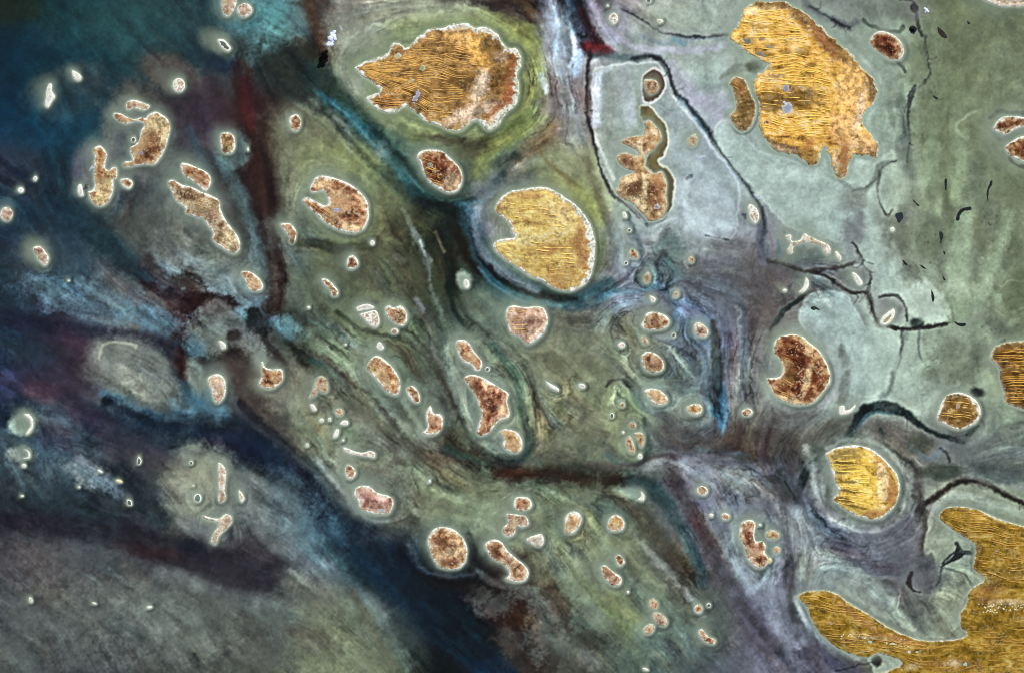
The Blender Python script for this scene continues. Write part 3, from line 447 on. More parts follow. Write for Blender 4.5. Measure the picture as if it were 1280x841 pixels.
B(170, 720, 20, 16, 50, '4c443e', .5, .7, .7); B(70, 745, 26, 10, 20, '4c4a40', .6, .6, .7); B(225, 725, 44, 12, 15, '566468', .5); B(60, 800, 70, 26, 10, '363e44', .5); B(300, 800, 60, 30, 10, '36383a', .6, .7, .6); B(150, 790, 50, 24, 0, '34383c', .4)
B(240, 800, 40, 26, 20, '4c6062', .5, .7, .6); B(390, 740, 40, 18, 30, '5c5c54', .5); B(330, 760, 50, 14, 20, '465a5e', .6); B(395, 800, 30, 22, 30, '4b4a3e', .6, .6, .6)
# --- green north shoal
B(545, 100, 125, 84, 10, '6a7850', .55, .3); B(455, 70, 40, 60, -15, '72786c', .7, .4); B(600, 40, 60, 30, 10, '74804a', .5); S([(660, 40), (674, 80), (672, 120), (650, 160), (610, 190), (600, 215)], 26, '66713a', .75, 16, 4)
B(450, 105, 22, 30, -20, '7c847c', .6, .5); B(520, 12, 70, 12, 5, '808678', .5); B(640, 5, 60, 10, 5, '2c2624', .85, .6, .5); B(578, -4, 40, 8, 0, '505048', .7)
S([(665, 20), (672, 22)], 17, '35251c', .85, 7, 3); B(655, 18, 30, 8, 10, '463c34', .5)
S([(515, 170), (560, 185), (610, 178), (650, 150)], 10, '3f4c26', .55, 10, 4); S([(650, 40), (665, 50)], 6, '3a3e20', .5, 6)
B(590, 185, 24, 12, -10, '3c3a2c', .7, .6, .5); B(560, 175, 24, 7, 8, '343028', .7, .5, .5)
# --- teal channel from the north-west to the centre
S([(395, 95), (415, 118), (440, 142), (470, 182), (505, 222), (545, 258), (590, 268)], 36, '18302f', .9, 16, 5)
S([(398, 118, .5), (425, 135, .9), (450, 160, 1.1), (475, 188, 1.2), (500, 218, .9), (515, 232, .5)], 12, '1a5266', .85, 12, 6)
S([(418, 130), (445, 155), (470, 185)], 3, '2c7488', .6, 5, 3); S([(420, 160), (450, 185), (490, 220)], 8, '2b3a36', .6, 8)
S([(478, 180), (500, 205), (522, 232), (552, 250), (580, 252)], 5, '3f6a6c', .6, 6, 2)
S([(512, 236), (550, 258), (585, 256), (612, 238), (635, 212), (646, 196)], 13, '0d2a33', .95, 8, 2)
S([(570, 256), (600, 252), (622, 240)], 5, '1f5a66', .55, 5)
S([(640, 212), (668, 185), (692, 162), (705, 140), (700, 115)], 24, '5c4e38', .75, 16, 6); S([(650, 205), (680, 178), (700, 150)], 10, '6e5c40', .5, 10)
S([(530, 258), (565, 272), (585, 300), (600, 330)], 30, '141612', .9, 14, 4); B(590, 310, 18, 30, -30, '1b120c', .7)
S([(586, 270), (596, 300), (612, 330), (635, 352), (668, 366), (700, 374), (735, 374), (760, 360)], 26, '1e4554', .92, 12, 3)
S([(590, 290, .6), (605, 322), (628, 345), (655, 360), (690, 370), (720, 372, .6)], 12, '050d14', .98, 6, 2)
S([(735, 372), (765, 366), (795, 366), (815, 358)], 8, '2a5a70', .75, 9, 3); S([(700, 382), (660, 376), (620, 356), (598, 335)], 4, '3e6e84', .6, 5)
B(620, 262, 34, 40, 0, '6a7180', .6, .4); S([(598, 262), (594, 290), (606, 318), (640, 345), (672, 362)], 10, '7a8ca4', .6, 8); B(628, 268, 14, 22, 0, '56605c', .8, .4)
S([(660, 230), (640, 215), (680, 200), (720, 212)], 14, '7c7c80', .5, 12); B(700, 215, 40, 30, 20, '6c7654', .6)
S([(724, 240), (748, 270), (756, 310), (748, 340)], 22, '70783e', .55, 16, 6); S([(690, 225), (720, 240), (745, 270)], 12, '767e48', .45, 12); S([(675, 190), (700, 215), (725, 235)], 8, '5c5230', .6, 8, 4)
S([(735, 200), (750, 250), (762, 290), (765, 340)], 10, '56503c', .6, 9)
# --- north inlet: blue white streaks, red and dark
S([(695, -5), (690, 40), (697, 80), (704, 130)], 34, '7e8ca8', .75, 22, 8, flow=1); S([(706, -5), (712, 25), (722, 55), (720, 90)], 12, '8ab4e4', .85, 9, 6); S([(693, 10), (697, 40), (694, 70)], 5, '86a8d4', .7, 7, 4)
S([(716, 40), (718, 66), (712, 84)], 5, 'b4d8f4', .7, 5, 3); B(700, 125, 26, 30, -20, '5e5658', .7, .6, .6); S([(678, 95), (682, 110), (684, 118)], 6, '7c96a8', .7, 5); B(718, 160, 20, 30, 0, '76808c', .6)
S([(706, -8), (720, 20), (733, 48), (740, 62)], 24, '18202f', .95, 10, 3); S([(726, 15), (738, 40), (746, 55)], 10, '42161e', .9, 7, 3)
B(745, 62, 20, 7, 10, '641c26', .95, .5, .4); S([(730, 55), (745, 64), (765, 66)], 6, '701e28', .7, 5)
S([(737, 62), (735, 100), (733, 130), (739, 165), (748, 195), (757, 225), (768, 245), (785, 258), (800, 272)], 5, '332426', .7, 4, 2); S([(738, 120), (742, 170), (752, 205)], 9, '3a2c26', .6, 7)
S([(739, 165), (748, 195), (760, 232)], 5, '23302e', .9, 3, .5)
S([(745, 68), (775, 72), (795, 74)], 10, '3a5660', .7, 8); S([(790, 74, .6), (812, 70), (826, 74), (836, 90), (842, 112), (858, 128), (874, 148), (890, 172), (905, 195), (925, 220), (940, 240), (952, 262), (954, 285), (951, 305), (955, 325), (975, 333), (1000, 336)], 6, '24343e', .8, 5, 2)
S([(848, 122), (866, 138), (880, 160)], 5, '56788c', .8, 3); S([(868, 142), (882, 164)], 4, '2c6a86', .7, 3); S([(900, 200), (918, 216), (930, 232)], 5, '6c86a0', .6, 4)
S([(750, 15), (765, 40), (790, 58), (820, 62), (860, 66), (890, 62), (905, 56)], 8, '9a98b8', .55, 9, 4); S([(735, -5), (750, 25), (765, 50)], 10, '7c84a0', .75, 8, 3)
S([(840, 82), (860, 110), (885, 135), (905, 160)], 18, '908ca4', .55, 14, 8); S([(890, 120), (905, 130)], 18, '8c86a0', .5, 14, 8); S([(800, 45), (830, 55), (860, 50), (905, 50)], 5, '5f7488', .6, 5, 3); S([(843, 50), (856, 58)], 7, '4a7c94', .6, 6)
S([(775, 12), (800, 22), (830, 42), (870, 48), (910, 44)], 4, '484e54', .7, 4, 2); B(770, 22, 14, 16, 0, '7c7c92', .6); B(812, 30, 26, 14, 20, '6f7c74', .7); B(850, 20, 40, 18, 10, '7c8c7c', .7)
R([(742, 95), (752, 85), (775, 82), (800, 80), (820, 78), (834, 98), (842, 122), (866, 150), (890, 185), (912, 210), (925, 235), (922, 270), (912, 300), (880, 290), (860, 270), (838, 275), (815, 282), (790, 262), (765, 235), (748, 195), (742, 150)], '7a8a8c', .75, 6, 1.5, 'a0aab4', .45)
S([(748, 98), (745, 125), (743, 155)], 12, 'a0b0d6', .7, 8, 2); S([(752, 92), (764, 86)], 8, '98a8c4', .5, 6); S([(745, 175), (756, 200), (768, 225)], 4, 'a0b0b4', .6, 4)
R([(843, 228), (870, 222), (905, 232), (920, 255), (915, 290), (905, 305), (880, 295), (850, 285), (842, 260)], '8a9aa0', .8, 9, 2.5)
B(880, 95, 26, 12, 60, '7a9088', .6); B(895, 90, 12, 16, 0, '84988e', .7)
# olive mud flats hugging the east of the chain of islands
R([(800, 133), (812, 132), (820, 142), (832, 158), (835, 178), (829, 195), (824, 203), (838, 214), (844, 230), (842, 252), (836, 266), (826, 274), (820, 260), (826, 230), (815, 215), (806, 205), (815, 185), (825, 172), (815, 155), (802, 150)], '63562f', .95, 2.5, 1, 'a8b4a4', .7, 1.3)
R([(814, 86), (824, 88), (831, 101), (829, 117), (819, 126), (806, 127), (803, 118), (802, 106), (805, 95)], '553e2a', .95, 2.5, .8, 'b0b0b8', .8, 1.3)
B(808, 116, 8, 5, 0, '565044', .5); S([(796, 120), (800, 140), (798, 160), (790, 175)], 7, '647862', .6, 6); S([(780, 90), (786, 120), (790, 150)], 14, '8890a4', .5, 14)
# --- pale north east flats
R([(900, 100), (925, 80), (950, 85), (958, 88), (948, 110), (940, 90)], '5a6258', .5, 6, 2); B(942, 84, 9, 9, 0, '4e4f40', .8, .5)
R([(893, 165), (905, 150), (925, 168), (950, 190), (980, 200), (1010, 212), (1050, 228), (1075, 205), (1100, 200), (1120, 190), (1110, 225), (1070, 250), (1052, 262), (1054, 300), (1020, 292), (990, 284), (965, 262), (940, 232), (915, 210), (900, 190)], '869c94', .85, 10, 3, 'a4b2ac', .35)
S([(1060, 60), (1085, 85), (1100, 110), (1092, 135), (1082, 150), (1090, 170), (1104, 186), (1098, 200), (1070, 206), (1055, 226)], 11, '9ab4aa', .75, 8, 2)
S([(1000, -5), (1012, 10), (1035, 22), (1062, 32), (1070, 28)], 9, '4b4e5c', .75, 7, 3); S([(1012, 8), (1040, 24), (1062, 34)], 4, '383c48', .6, 4)
B(985, -2, 40, 10, 0, '6c746c', .5); S([(1030, 20), (1050, 50), (1060, 80)], 14, '84988a', .5, 12)
B(1110, 56, 34, 30, 20, '8aa294', .5, .4); B(1125, 95, 30, 24, 0, '849a8c', .6)
S([(1078, 24), (1090, 34), (1120, 40), (1128, 34)], 5, '2f3a32', .85, 3, 1); S([(1120, -5), (1138, 2), (1142, 14), (1146, 28), (1152, 42), (1158, 48)], 4, '2c3030', .85, 3, 1)
B(1141, 10, 4, 6, 0, '1c1c16', .9, .4); S([(1140, 4), (1144, 20)], 9, '6e6c80', .6, 7, 3)
S([(1158, 46), (1157, 62), (1160, 78), (1163, 92), (1157, 104), (1146, 112), (1138, 130), (1137, 160), (1140, 190), (1134, 210)], 5, '5e7280', .75, 4, 1); S([(1158, 48), (1161, 80), (1163, 90), (1156, 106)], 1.6, '23282e', .85, 1.4, .5)
S([(1146, 108, 1), (1139, 120, 2), (1137, 138, 1), (1138, 165, .4)], 4, '2a3844', .9, 2, .8); S([(1128, 130), (1134, 160), (1130, 190), (1136, 215)], 17, '4c5c60', .6, 10, 5)
S([(1128, 110), (1126, 130), (1115, 130), (1116, 156)], 7, '56685a', .5, 5, 1); S([(1120, 76), (1128, 84), (1132, 90)], 5, '3e4a4c', .8, 3, 1)
S([(1160, 112), (1172, 124), (1188, 124), (1184, 136), (1186, 170)], 1.8, '485444', .6, 2, .6)
B(1165, 160, 22, 50, 0, '5c6b50', .65, .4); S([(1148, 120), (1146, 160), (1152, 200), (1160, 260)], 9, '7a9078', .5, 8, 3)
S([(1220, 140), (1205, 146), (1195, 156), (1200, 166), (1212, 172)], 3, '90a894', .8, 4, 1); S([(1200, 120), (1196, 150), (1205, 190), (1215, 230), (1200, 262)], 20, '7a917c', .5, 18, 6)
B(1262, 95, 28, 36, 0, '62705c', .6, .4); S([(1240, 60), (1225, 95), (1215, 130)], 16, '788e76', .4, 16)
S([(1240, 148), (1250, 140), (1264, 142), (1290, 144)], 5, '26303e', .8, 4, 1); S([(1246, 168), (1252, 176), (1262, 172), (1290, 160)], 7, '2c3e48', .9, 4, 1); S([(1262, 196), (1270, 206), (1300, 212)], 5, '3a2c24', .85, 3, 1)
# --- east flats: lobes with darker spongy ground between
S([(1165, 190), (1160, 230), (1165, 258)], 27, '73896f', .8, 12, 3); S([(1110, 215), (1112, 245), (1110, 262)], 21, '8aa295', .85, 8, 2, flow=.3)
S([(1204, 190), (1196, 235), (1196, 252)], 14, '7c9276', .85, 7, 2); S([(1216, 250), (1205, 285), (1195, 330), (1195, 365), (1190, 400)], 22, '76907a', .85, 10, 3)
S([(1258, 268), (1250, 300), (1236, 330), (1222, 360), (1205, 392)], 16, '718a70', .85, 10, 3); S([(1135, 300), (1145, 315), (1158, 330)], 10, '6a7c70', .5, 8)
S([(1055, 250), (1080, 285), (1100, 320), (1112, 350), (1140, 370), (1160, 390)], 36, '8ca6a0', .85, 16, 4); R([(1120, 345), (1150, 340), (1180, 370), (1188, 398), (1170, 405), (1150, 400), (1130, 380)], '93ada6', .8, 6, 2)
S([(1210, 370), (1240, 350), (1270, 330)], 16, '7e9680', .4, 16); B(1262, 372, 24, 24, 0, '586850', .6, .5, .2); B(1266, 330, 20, 20, 0, '5c6c58', .5)
S([(1236, 345), (1250, 358), (1262, 350), (1285, 352)], 2, '7c9078', .5, 3, 1); S([(1240, 385), (1256, 395), (1280, 385)], 2, '7c9078', .5, 3, 1); S([(1250, 358), (1244, 375)], 2, '7c9078', .4, 3, 1)
B(1235, 285, 14, 40, 10, '64705f', .7, .5, .4); B(1160, 300, 22, 26, 0, '5c6c58', .7, .5, .4); B(1125, 290, 12, 26, -10, '5f6a5e', .7, .5, .4); B(1210, 215, 16, 26, 0, '687a62', .5)
S([(1052, 225), (1070, 238), (1088, 232), (1100, 210), (1118, 203)], 6, '3c4a4a', .85, 5, 2); B(1068, 250, 16, 16, 0, '585a58', .85, .5, .4); S([(1098, 215), (1096, 245), (1106, 268), (1114, 262)], 3, '3a4242', .7, 3, 1)
B(1120, 240, 8, 10, 0, '66705a', .5); S([(1096, 222), (1106, 208), (1122, 202)], 2, '28302c', .7, 2, .5); B(1070, 285, 10, 26, 10, '6a767c', .7, .5, .4)
S([(1060, 262), (1060, 300)], 12, '6c7878', .5, 12)
# --- brown branching channels of the east centre
B(965, 345, 60, 26, 0, '4a4648', .75, .5, .4); B(985, 385, 40, 24, -30, '5a5650', .6, .6, .5); B(950, 400, 26, 50, 10, '4c4644', .7, .6, .5); B(918, 330, 36, 30, 0, '54585a', .6, .6, .6)
B(1005, 320, 26, 12, 0, '4e5a56', .7, .4); B(1040, 345, 20, 14, 20, '666a6c', .6)
S([(951, 280), (950, 305), (955, 325)], 14, '475466', .7, 8, 3); S([(960, 290), (966, 310)], 3, '6a5a6c', .7, 3); S([(972, 300), (976, 322)], 3, '3a5e78', .7, 3)
S([(960, 326), (990, 334), (1010, 340), (1030, 336), (1050, 334), (1074, 326)], 5, '3e362e', .9, 4, 2); S([(1008, 340), (1030, 344), (1050, 358), (1066, 366), (1084, 366), (1090, 380), (1096, 400), (1110, 409), (1128, 412), (1142, 412), (1158, 410), (1172, 408), (1184, 407)], 4.5, '352a28', .95, 3, 1)
S([(1067, 303), (1076, 318), (1078, 330), (1088, 344), (1084, 365)], 3, '2e2826', .9, 2.5, 1); S([(1072, 312), (1076, 324)], 5, '403632', .8, 3)
S([(1100, 372), (1118, 368), (1132, 380), (1136, 402)], 3.5, '35383c', .85, 3, 1); B(1112, 388, 20, 16, 0, '71757c', .75, .35, .15); B(1076, 342, 16, 14, 0, '6a7070', .7, .4)
S([(1128, 412), (1128, 430), (1124, 442)], 3, '4c4a4c', .8, 4, 1); S([(1134, 412), (1127, 440), (1118, 460)], 8, '5c6466', .6, 6, 2); S([(1152, 408), (1148, 430), (1152, 446)], 3, '56646a', .7, 4, 1); B(1148, 405, 8, 7, 30, '2e4444', .9, .5)
S([(1084, 366), (1092, 390), (1100, 408)], 8, '4c4244', .6, 7, 3); S([(1050, 360), (1075, 390), (1080, 408)], 10, '6a7276', .6, 9, 3)
R([(1000, 400), (1010, 375), (1035, 365), (1060, 372), (1078, 405), (1095, 412), (1122, 425), (1118, 465), (1095, 490), (1070, 495), (1050, 470), (1048, 440), (1020, 425)], '8aa49e', .85, 9, 2, 'a2b4ae', .3)
R([(1135, 425), (1150, 450), (1180, 445), (1178, 480), (1165, 505), (1140, 500), (1125, 475), (1128, 445)], '8aa49c', .8, 9, 2); S([(1052, 435), (1058, 460), (1052, 490), (1050, 500)], 12, '545c54', .85, 7, 3); S([(1052, 432), (1050, 445)], 5, '40463e', .6, 4)
S([(1116, 465), (1112, 485), (1100, 495)], 7, '5c706c', .8, 6, 2); B(1165, 470, 14, 10, 60, '5c6c5c', .7, .5, .4); B(1200, 460, 30, 22, 0, '60705c', .7, .5, .6); B(1240, 410, 18, 12, 0, '56645a', .7, .5, .6); B(1215, 455, 10, 8, 0, '566456', .6)
S([(1185, 398), (1192, 404), (1190, 380)], 3, '64725f', .6, 3); S([(1248, 432), (1255, 426)], 5, '1c2420', .9, 3, 1); S([(1238, 470), (1248, 490)], 10, '7c946c', .6, 8)
S([(962, 412, .5), (972, 400), (985, 386), (1000, 374), (1010, 360, .8), (1012, 350, .4)], 6, '16302e', .95, 3.5, 1); S([(952, 460), (962, 415), (975, 398)], 8, '3a4440', .6, 8, 3)
B(1000, 462, 60, 60, 0, '76807e', .55, .3); S([(960, 490), (985, 512), (1020, 512), (1044, 490)], 9, '8c9698', .6, 8, 2); B(1000, 540, 60, 26, 0, '4a4844', .7, .5, .5); B(1020, 525, 40, 12, -8, '606a68', .7, .5, .4)
B(1040, 530, 34, 9, -15, '4c4e46', .6); B(940, 552, 50, 18, 0, '3f3936', .85, .5, .4)
S([(996, 625, .6), (1004, 600), (1012, 582, .8), (1035, 566), (1055, 550), (1068, 530), (1078, 512), (1098, 506, 1.2), (1118, 510, 1.2), (1138, 518, 1), (1150, 530, .7), (1166, 540, .5), (1190, 548, .7), (1206, 548, .9), (1222, 532, .5)], 11, '0c2226', .97, 5, 1.5)
S([(1045, 565), (1065, 545), (1080, 520), (1092, 514), (1120, 516)], 4, '1f5464', .8, 4, 1); B(1102, 540, 30, 18, 0, '4c4a48', .8, .5, .3); S([(1100, 535), (1106, 550), (1110, 565)], 5, '1e3c46', .7, 4); B(1150, 555, 16, 12, 0, '3e4a3e', .8)
S([(1176, 560), (1186, 568), (1188, 578)], 3, '262c34', .8, 3, 1); S([(1140, 560), (1165, 575), (1180, 560)], 5, '50708a', .5, 6, 3); S([(1185, 530), (1200, 548), (1224, 540), (1228, 525)], 6, '443f48', .8, 5, 2); B(1221, 490, 9, 6, 0, '20282a', .9, .5)
R([(1150, 470), (1180, 480), (1200, 478), (1165, 495), (1160, 520), (1140, 510)], '8ea8a2', .6, 8, 2); B(1245, 540, 40, 26, 10, '6c8076', .7, .5, .4); S([(1215, 570), (1250, 560), (1290, 570)], 18, '5c686c', .6, 14, 6)
# --- the tangled middle
B(870, 400, 60, 56, 0, '505a6a', .55, .6, .6); B(770, 390, 34, 18, -40, '6c7a94', .65, .5, .5); S([(752, 410), (765, 388), (790, 375), (812, 375)], 10, '7484a4', .6, 9, 4)
S([(820, 355), (836, 366), (846, 385), (840, 402)], 7, '34617a', .7, 8, 4); S([(846, 376), (870, 385), (888, 398), (892, 420), (886, 440)], 8, '466680', .65, 9, 6); B(874, 412, 20, 18, 0, '466a90', .75, .4, .3); B(870, 390, 26, 10, 10, '6f829c', .5, .6, .6)
S([(858, 425), (880, 450), (884, 490), (890, 515)], 5, '48697e', .6, 8, 5); S([(892, 405, .7), (895, 440), (898, 480), (900, 510, .8)], 15, '3c3c38', .92, 6, 3)
S([(905, 478, .3), (903, 500, 1), (902, 520, 1.8), (903, 542, .2)], 8, '33708a', .8, 6, 4); S([(886, 512), (898, 518)], 6, '2f7a96', .6, 5); S([(915, 400), (918, 440), (916, 480)], 14, '6c6c7c', .55, 12, 8); S([(935, 420), (930, 450), (925, 480)], 6, '7c7c84', .4, 6, 4)
S([(785, 268), (792, 290), (802, 310), (802, 330)], 6, '33505a', .7, 5, 2); B(835, 325, 20, 30, 0, '3e5552', .7, .6, .6); B(775, 300, 20, 36, 0, '5f7078', .6, .5, .5); S([(750, 345), (775, 335), (800, 300)], 12, '66708a', .5, 12, 5)
B(810, 470, 50, 60, -30, '59665c', .6, .5, .5); B(760, 400, 30, 20, 30, '4a4a48', .6); S([(752, 440), (790, 470), (830, 520), (850, 560)], 14, '4f5054', .6, 14, 8)
B(840, 440, 30, 26, 0, '54585c', .6, .6, .8); B(865, 512, 24, 18, 20, '6c7a74', .7, .4); B(818, 497, 24, 18, 30, '56707a', .6, .3)
R([(752, 490), (765, 480), (785, 488), (800, 510), (808, 540), (806, 565), (796, 577), (782, 572), (765, 550), (752, 520)], '64785a', .9, 8, 2); S([(758, 482), (764, 474), (778, 474), (786, 482)], 5, '2c302f', .85, 4, 2)
S([(806, 525), (812, 555), (804, 578), (780, 582), (758, 566)], 6, '2c4a50', .75, 6, 2)
B(720, 440, 70, 40, 0, '5b6250', .6, .6, .4); B(640, 470, 30, 60, -15, '4f6258', .5, .6, .3); B(700, 530, 70, 36, 0, '5c604e', .5, .6, .4); B(690, 400, 40, 14, 20, '4a4a44', .6)
S([(800, 590), (830, 575), (870, 570), (910, 578)], 16, '5c6474', .7, 14, 6); S([(870, 560), (900, 562), (935, 568)], 4, '2c6480', .6, 5, 3); B(860, 548, 40, 12, 10, '3c3c3c', .6, .5, .6); B(930, 590, 40, 12, 0, '5c6270', .5, .6, .6)
# --- western central swirls
B(395, 180, 60, 40, 20, '656a4e', .6, .5); B(430, 235, 62, 50, 30, '687448', .6, .35); B(450, 200, 30, 22, 30, '707c42', .45); B(360, 220, 16, 40, 0, '66705a', .5); B(385, 290, 40, 22, 20, '4c5644', .5); S([(370, 300), (400, 305), (440, 312), (470, 300)], 12, '282a22', .8, 9, 4)
S([(485, 250), (510, 265), (540, 275)], 24, '45492f', .6, 18); B(478, 190, 14, 10, 0, '7c8490', .3); S([(420, 150), (435, 168), (440, 190)], 8, '78808a', .45, 8, 4)
S([(503, 262, .5), (515, 285), (526, 308, 1.4), (535, 330), (536, 350), (546, 375), (556, 400, .4)], 7, '5c6a78', .6, 7, 5); S([(524, 300), (530, 318)], 3, '8494a8', .7, 4, 2); S([(522, 385), (534, 400), (540, 425), (545, 445)], 7, '5c5e70', .5, 8, 5); S([(494, 320), (502, 326)], 8, '5c6c66', .6, 6); S([(520, 372), (530, 385)], 5, '6c7494', .6, 5)
S([(550, 280), (560, 310), (566, 350), (575, 385), (590, 408), (612, 424)], 16, '151d18', .88, 10, 3); S([(560, 340), (566, 380), (580, 405)], 5, '0b2a2a', .7, 5); S([(545, 290), (555, 315)], 3, '6a6048', .5, 3)
B(580, 350, 9, 12, -20, '7c9288', .85, .4); B(600, 380, 26, 20, 20, '626a5c', .5)
B(470, 400, 56, 30, 20, '56664a', .55, .5); S([(420, 390), (445, 408), (470, 416), (500, 420)], 5, '222c20', .8, 5, 2); B(430, 440, 40, 26, 40, '67755a', .6, .5); B(455, 470, 40, 46, -35, '677860', .55, .4)
S([(500, 430), (530, 455), (560, 490), (580, 530), (600, 560)], 22, '38362e', .55, 18, 8); S([(410, 500), (450, 530), (500, 570)], 10, '7c8484', .2, 12)
S([(470, 500), (500, 530), (526, 545)], 16, '6c7c72', .7, 12, 3); B(590, 440, 30, 30, -30, '66786c', .6, .35); B(608, 500, 42, 50, -10, '6c7c6c', .6, .3); B(636, 552, 26, 20, 20, '6c7c76', .6, .3); S([(618, 430), (645, 470), (655, 520), (662, 560), (640, 580)], 10, '274440', .8, 8, 2)
B(400, 540, 60, 34, 45, '66704f', .6, .6); B(392, 520, 26, 12, 45, '6c6038', .5); B(430, 540, 22, 14, 40, '5f8060', .6, .6); B(430, 600, 30, 24, 45, '72846e', .6, .5); S([(395, 575), (420, 605), (450, 640), (480, 650)], 10, '8494a0', .5, 9, 3)
B(350, 540, 40, 14, 40, '4c4238', .6, .6, .6); B(360, 500, 40, 20, 30, '666c60', .5); B(440, 500, 20, 30, -30, '3c342e', .4)
# --- brown dark gutter through the centre south
S([(545, 540), (590, 568), (640, 588), (700, 592), (750, 596), (800, 606)], 22, '26221c', .85, 22, 10); S([(600, 578), (640, 592), (690, 588), (735, 598), (785, 600)], 10, '221611', .7, 14, 9); B(648, 592, 30, 6, 5, '3c2416', .7); S([(700, 583), (760, 586), (800, 590)], 6, '141b19', .45, 12, 8)
S([(560, 560), (600, 575), (640, 575), (660, 565)], 12, '1e3a36', .6, 9); S([(740, 580), (790, 582), (820, 570), (850, 570)], 7, '40343a', .7, 7, 3)
S([(790, 600), (815, 612), (838, 632), (856, 660), (868, 690), (876, 725)], 20, '213c40', .85, 12, 3); S([(845, 600), (870, 650), (890, 690), (915, 740), (935, 780), (965, 815)], 24, '3f3c40', .75, 16, 7); S([(800, 640), (830, 680), (860, 720)], 22, '35332a', .7, 14, 6)
B(885, 600, 30, 20, 30, '6c7a84', .6); S([(860, 585), (890, 620), (915, 670), (930, 720)], 14, '747c90', .6, 12, 6); B(940, 690, 34, 46, 0, '6c8284', .6, .35); S([(920, 740), (945, 780), (990, 830)], 22, '5f6178', .6, 16, 8); B(920, 600, 36, 16, 20, '68726c', .6, .6, .6)
S([(770, 650), (810, 690), (850, 730), (880, 770)], 8, '7a868e', .45, 9, 5); S([(720, 640), (760, 690), (800, 740)], 8, '727c84', .35, 10, 4); S([(700, 690), (740, 740), (790, 790)], 14, '697a4c', .6, 14, 5); S([(760, 740), (800, 780)], 14, '77824c', .5, 12)
B(760, 680, 40, 40, 40, '5e6a50', .5); B(730, 800, 40, 16, 20, '2e2e2a', .6, .6, .9); B(850, 800, 50, 26, 10, '4c5f58', .6); B(700, 700, 30, 20, 30, '66706c', .5); S([(640, 730), (680, 750), (700, 790), (740, 830)], 18, '5c6a70', .55, 16, 8)
B(550, 600, 60, 24, 20, '56664e', .5); B(612, 660, 40, 30, 30, '647a60', .5); B(500, 600, 30, 20, 0, '5a6a5c', .5); S([(600, 640), (580, 690), (590, 710), (630, 735)], 8, '6c7c84', .4, 8, 3); S([(510, 680), (530, 710), (560, 720), (590, 718)], 5, '6c7a84', .4, 9, 4)
S([(585, 668), (592, 695), (588, 712)], 10, '181a1c', .8, 7, 3); S([(500, 650), (520, 645), (570, 650)], 8, '405044', .5, 8)
# --- south east: lavender flats round the two big lands
B(1080, 600, 62, 56, 0, '76847e', .75, .25); S([(1032, 560), (1060, 548), (1095, 552), (1122, 575), (1132, 605), (1128, 635)], 5, '9aa8a4', .6, 4, 1); S([(1015, 580), (1022, 620), (1050, 655), (1100, 662), (1130, 645)], 5, '8e9c98', .5, 5, 1)
for k in range(9):
    S([(1128 + k * 4, 590 + k * 3), (1140 + k * 4, 625), (1125 + k * 2, 655 + k * 3), (1085, 670 + k * 3.5), (1040, 655 + k * 4)], 2.2, ('7c868c', '50585e')[k % 2], .28, 4, 4)
S([(1150, 590), (1150, 625), (1158, 655), (1154, 690)], 12, '3f3c36', .8, 8, 3); S([(1168, 630), (1175, 655), (1158, 690), (1166, 640)], 8, '66747c', .6, 8, 3)
S([(1160, 628), (1185, 610), (1205, 600), (1230, 602), (1255, 618), (1290, 636)], 7, '332a26', .92, 5, 2); S([(1150, 600), (1180, 590), (1200, 590), (1240, 600), (1290, 612)], 10, '68747a', .6, 8, 5); B(1180, 590, 26, 9, 0, '34413a', .8, .5, .4); B(1250, 590, 34, 12, 10, '3c4c50', .7, .5, .5)
S([(1168, 640), (1185, 622), (1205, 618), (1240, 628), (1290, 648)], 9, '829690', .8, 6, 2)
R([(1165, 640), (1175, 650), (1200, 672), (1214, 682), (1212, 712), (1225, 726), (1205, 745), (1198, 770), (1200, 795), (1170, 798), (1145, 790), (1160, 755), (1172, 710), (1168, 690), (1156, 690), (1160, 660)], '77887a', .92, 5, 1.5, '94a494', .4)
S([(1180, 704), (1190, 694), (1200, 686)], 4, '28343c', .9, 3, 1); S([(1196, 678), (1204, 688), (1214, 690)], 6, '24303a', .92, 3, 1); S([(1178, 708), (1176, 722), (1170, 732)], 3, '2c4048', .9, 2, 1); S([(1180, 710), (1205, 718), (1215, 735)], 2.5, '4c5c5c', .8, 2, 1)
B(1158, 722, 24, 20, 0, '50586068'[:6], .8, .4, .3); B(1130, 705, 34, 22, 0, '4f5560', .8, .5, .4); S([(1138, 716, 1), (1134, 730, 1.6), (1142, 740, 1), (1150, 741, .4)], 4, '2e2420', .92, 2.5, 1); S([(1124, 745), (1122, 765), (1134, 780), (1150, 800)], 1.6, '9aa0b0', .7, 2, .6); B(1150, 770, 20, 26, 0, '545e5c', .8, .4, .2)
R([(1000, 690), (1030, 685), (1060, 700), (1095, 725), (1125, 765), (1145, 790), (1120, 782), (1085, 765), (1062, 748), (1040, 732), (1010, 732), (995, 720)], '74847c', .85, 14, 5); S([(1050, 735), (1090, 762), (1140, 786)], 8, '8c9c8c', .6, 6, 2)
S([(975, 590), (1000, 620), (1030, 660), (1065, 690), (1110, 708)], 22, '4f5462', .8, 14, 6); B(980, 610, 26, 18, 30, '333634', .75, .5, .5); S([(982, 600), (994, 622)], 3, '1e2626', .8, 4, 2); B(1005, 655, 34, 18, 40, '6f7d84', .6, .5, .4); S([(978, 640), (984, 700), (990, 745), (998, 790)], 12, '474a54', .75, 10, 3)
B(970, 740, 14, 50, 0, '76828c', .5); S([(995, 748), (1005, 770), (1020, 792), (1045, 812), (1072, 824)], 6, '98aebe', .85, 5, 1.5); B(1020, 820, 50, 26, 10, '484a5a', .85, .4, .3); B(985, 800, 20, 14, 0, '6e7484', .5)
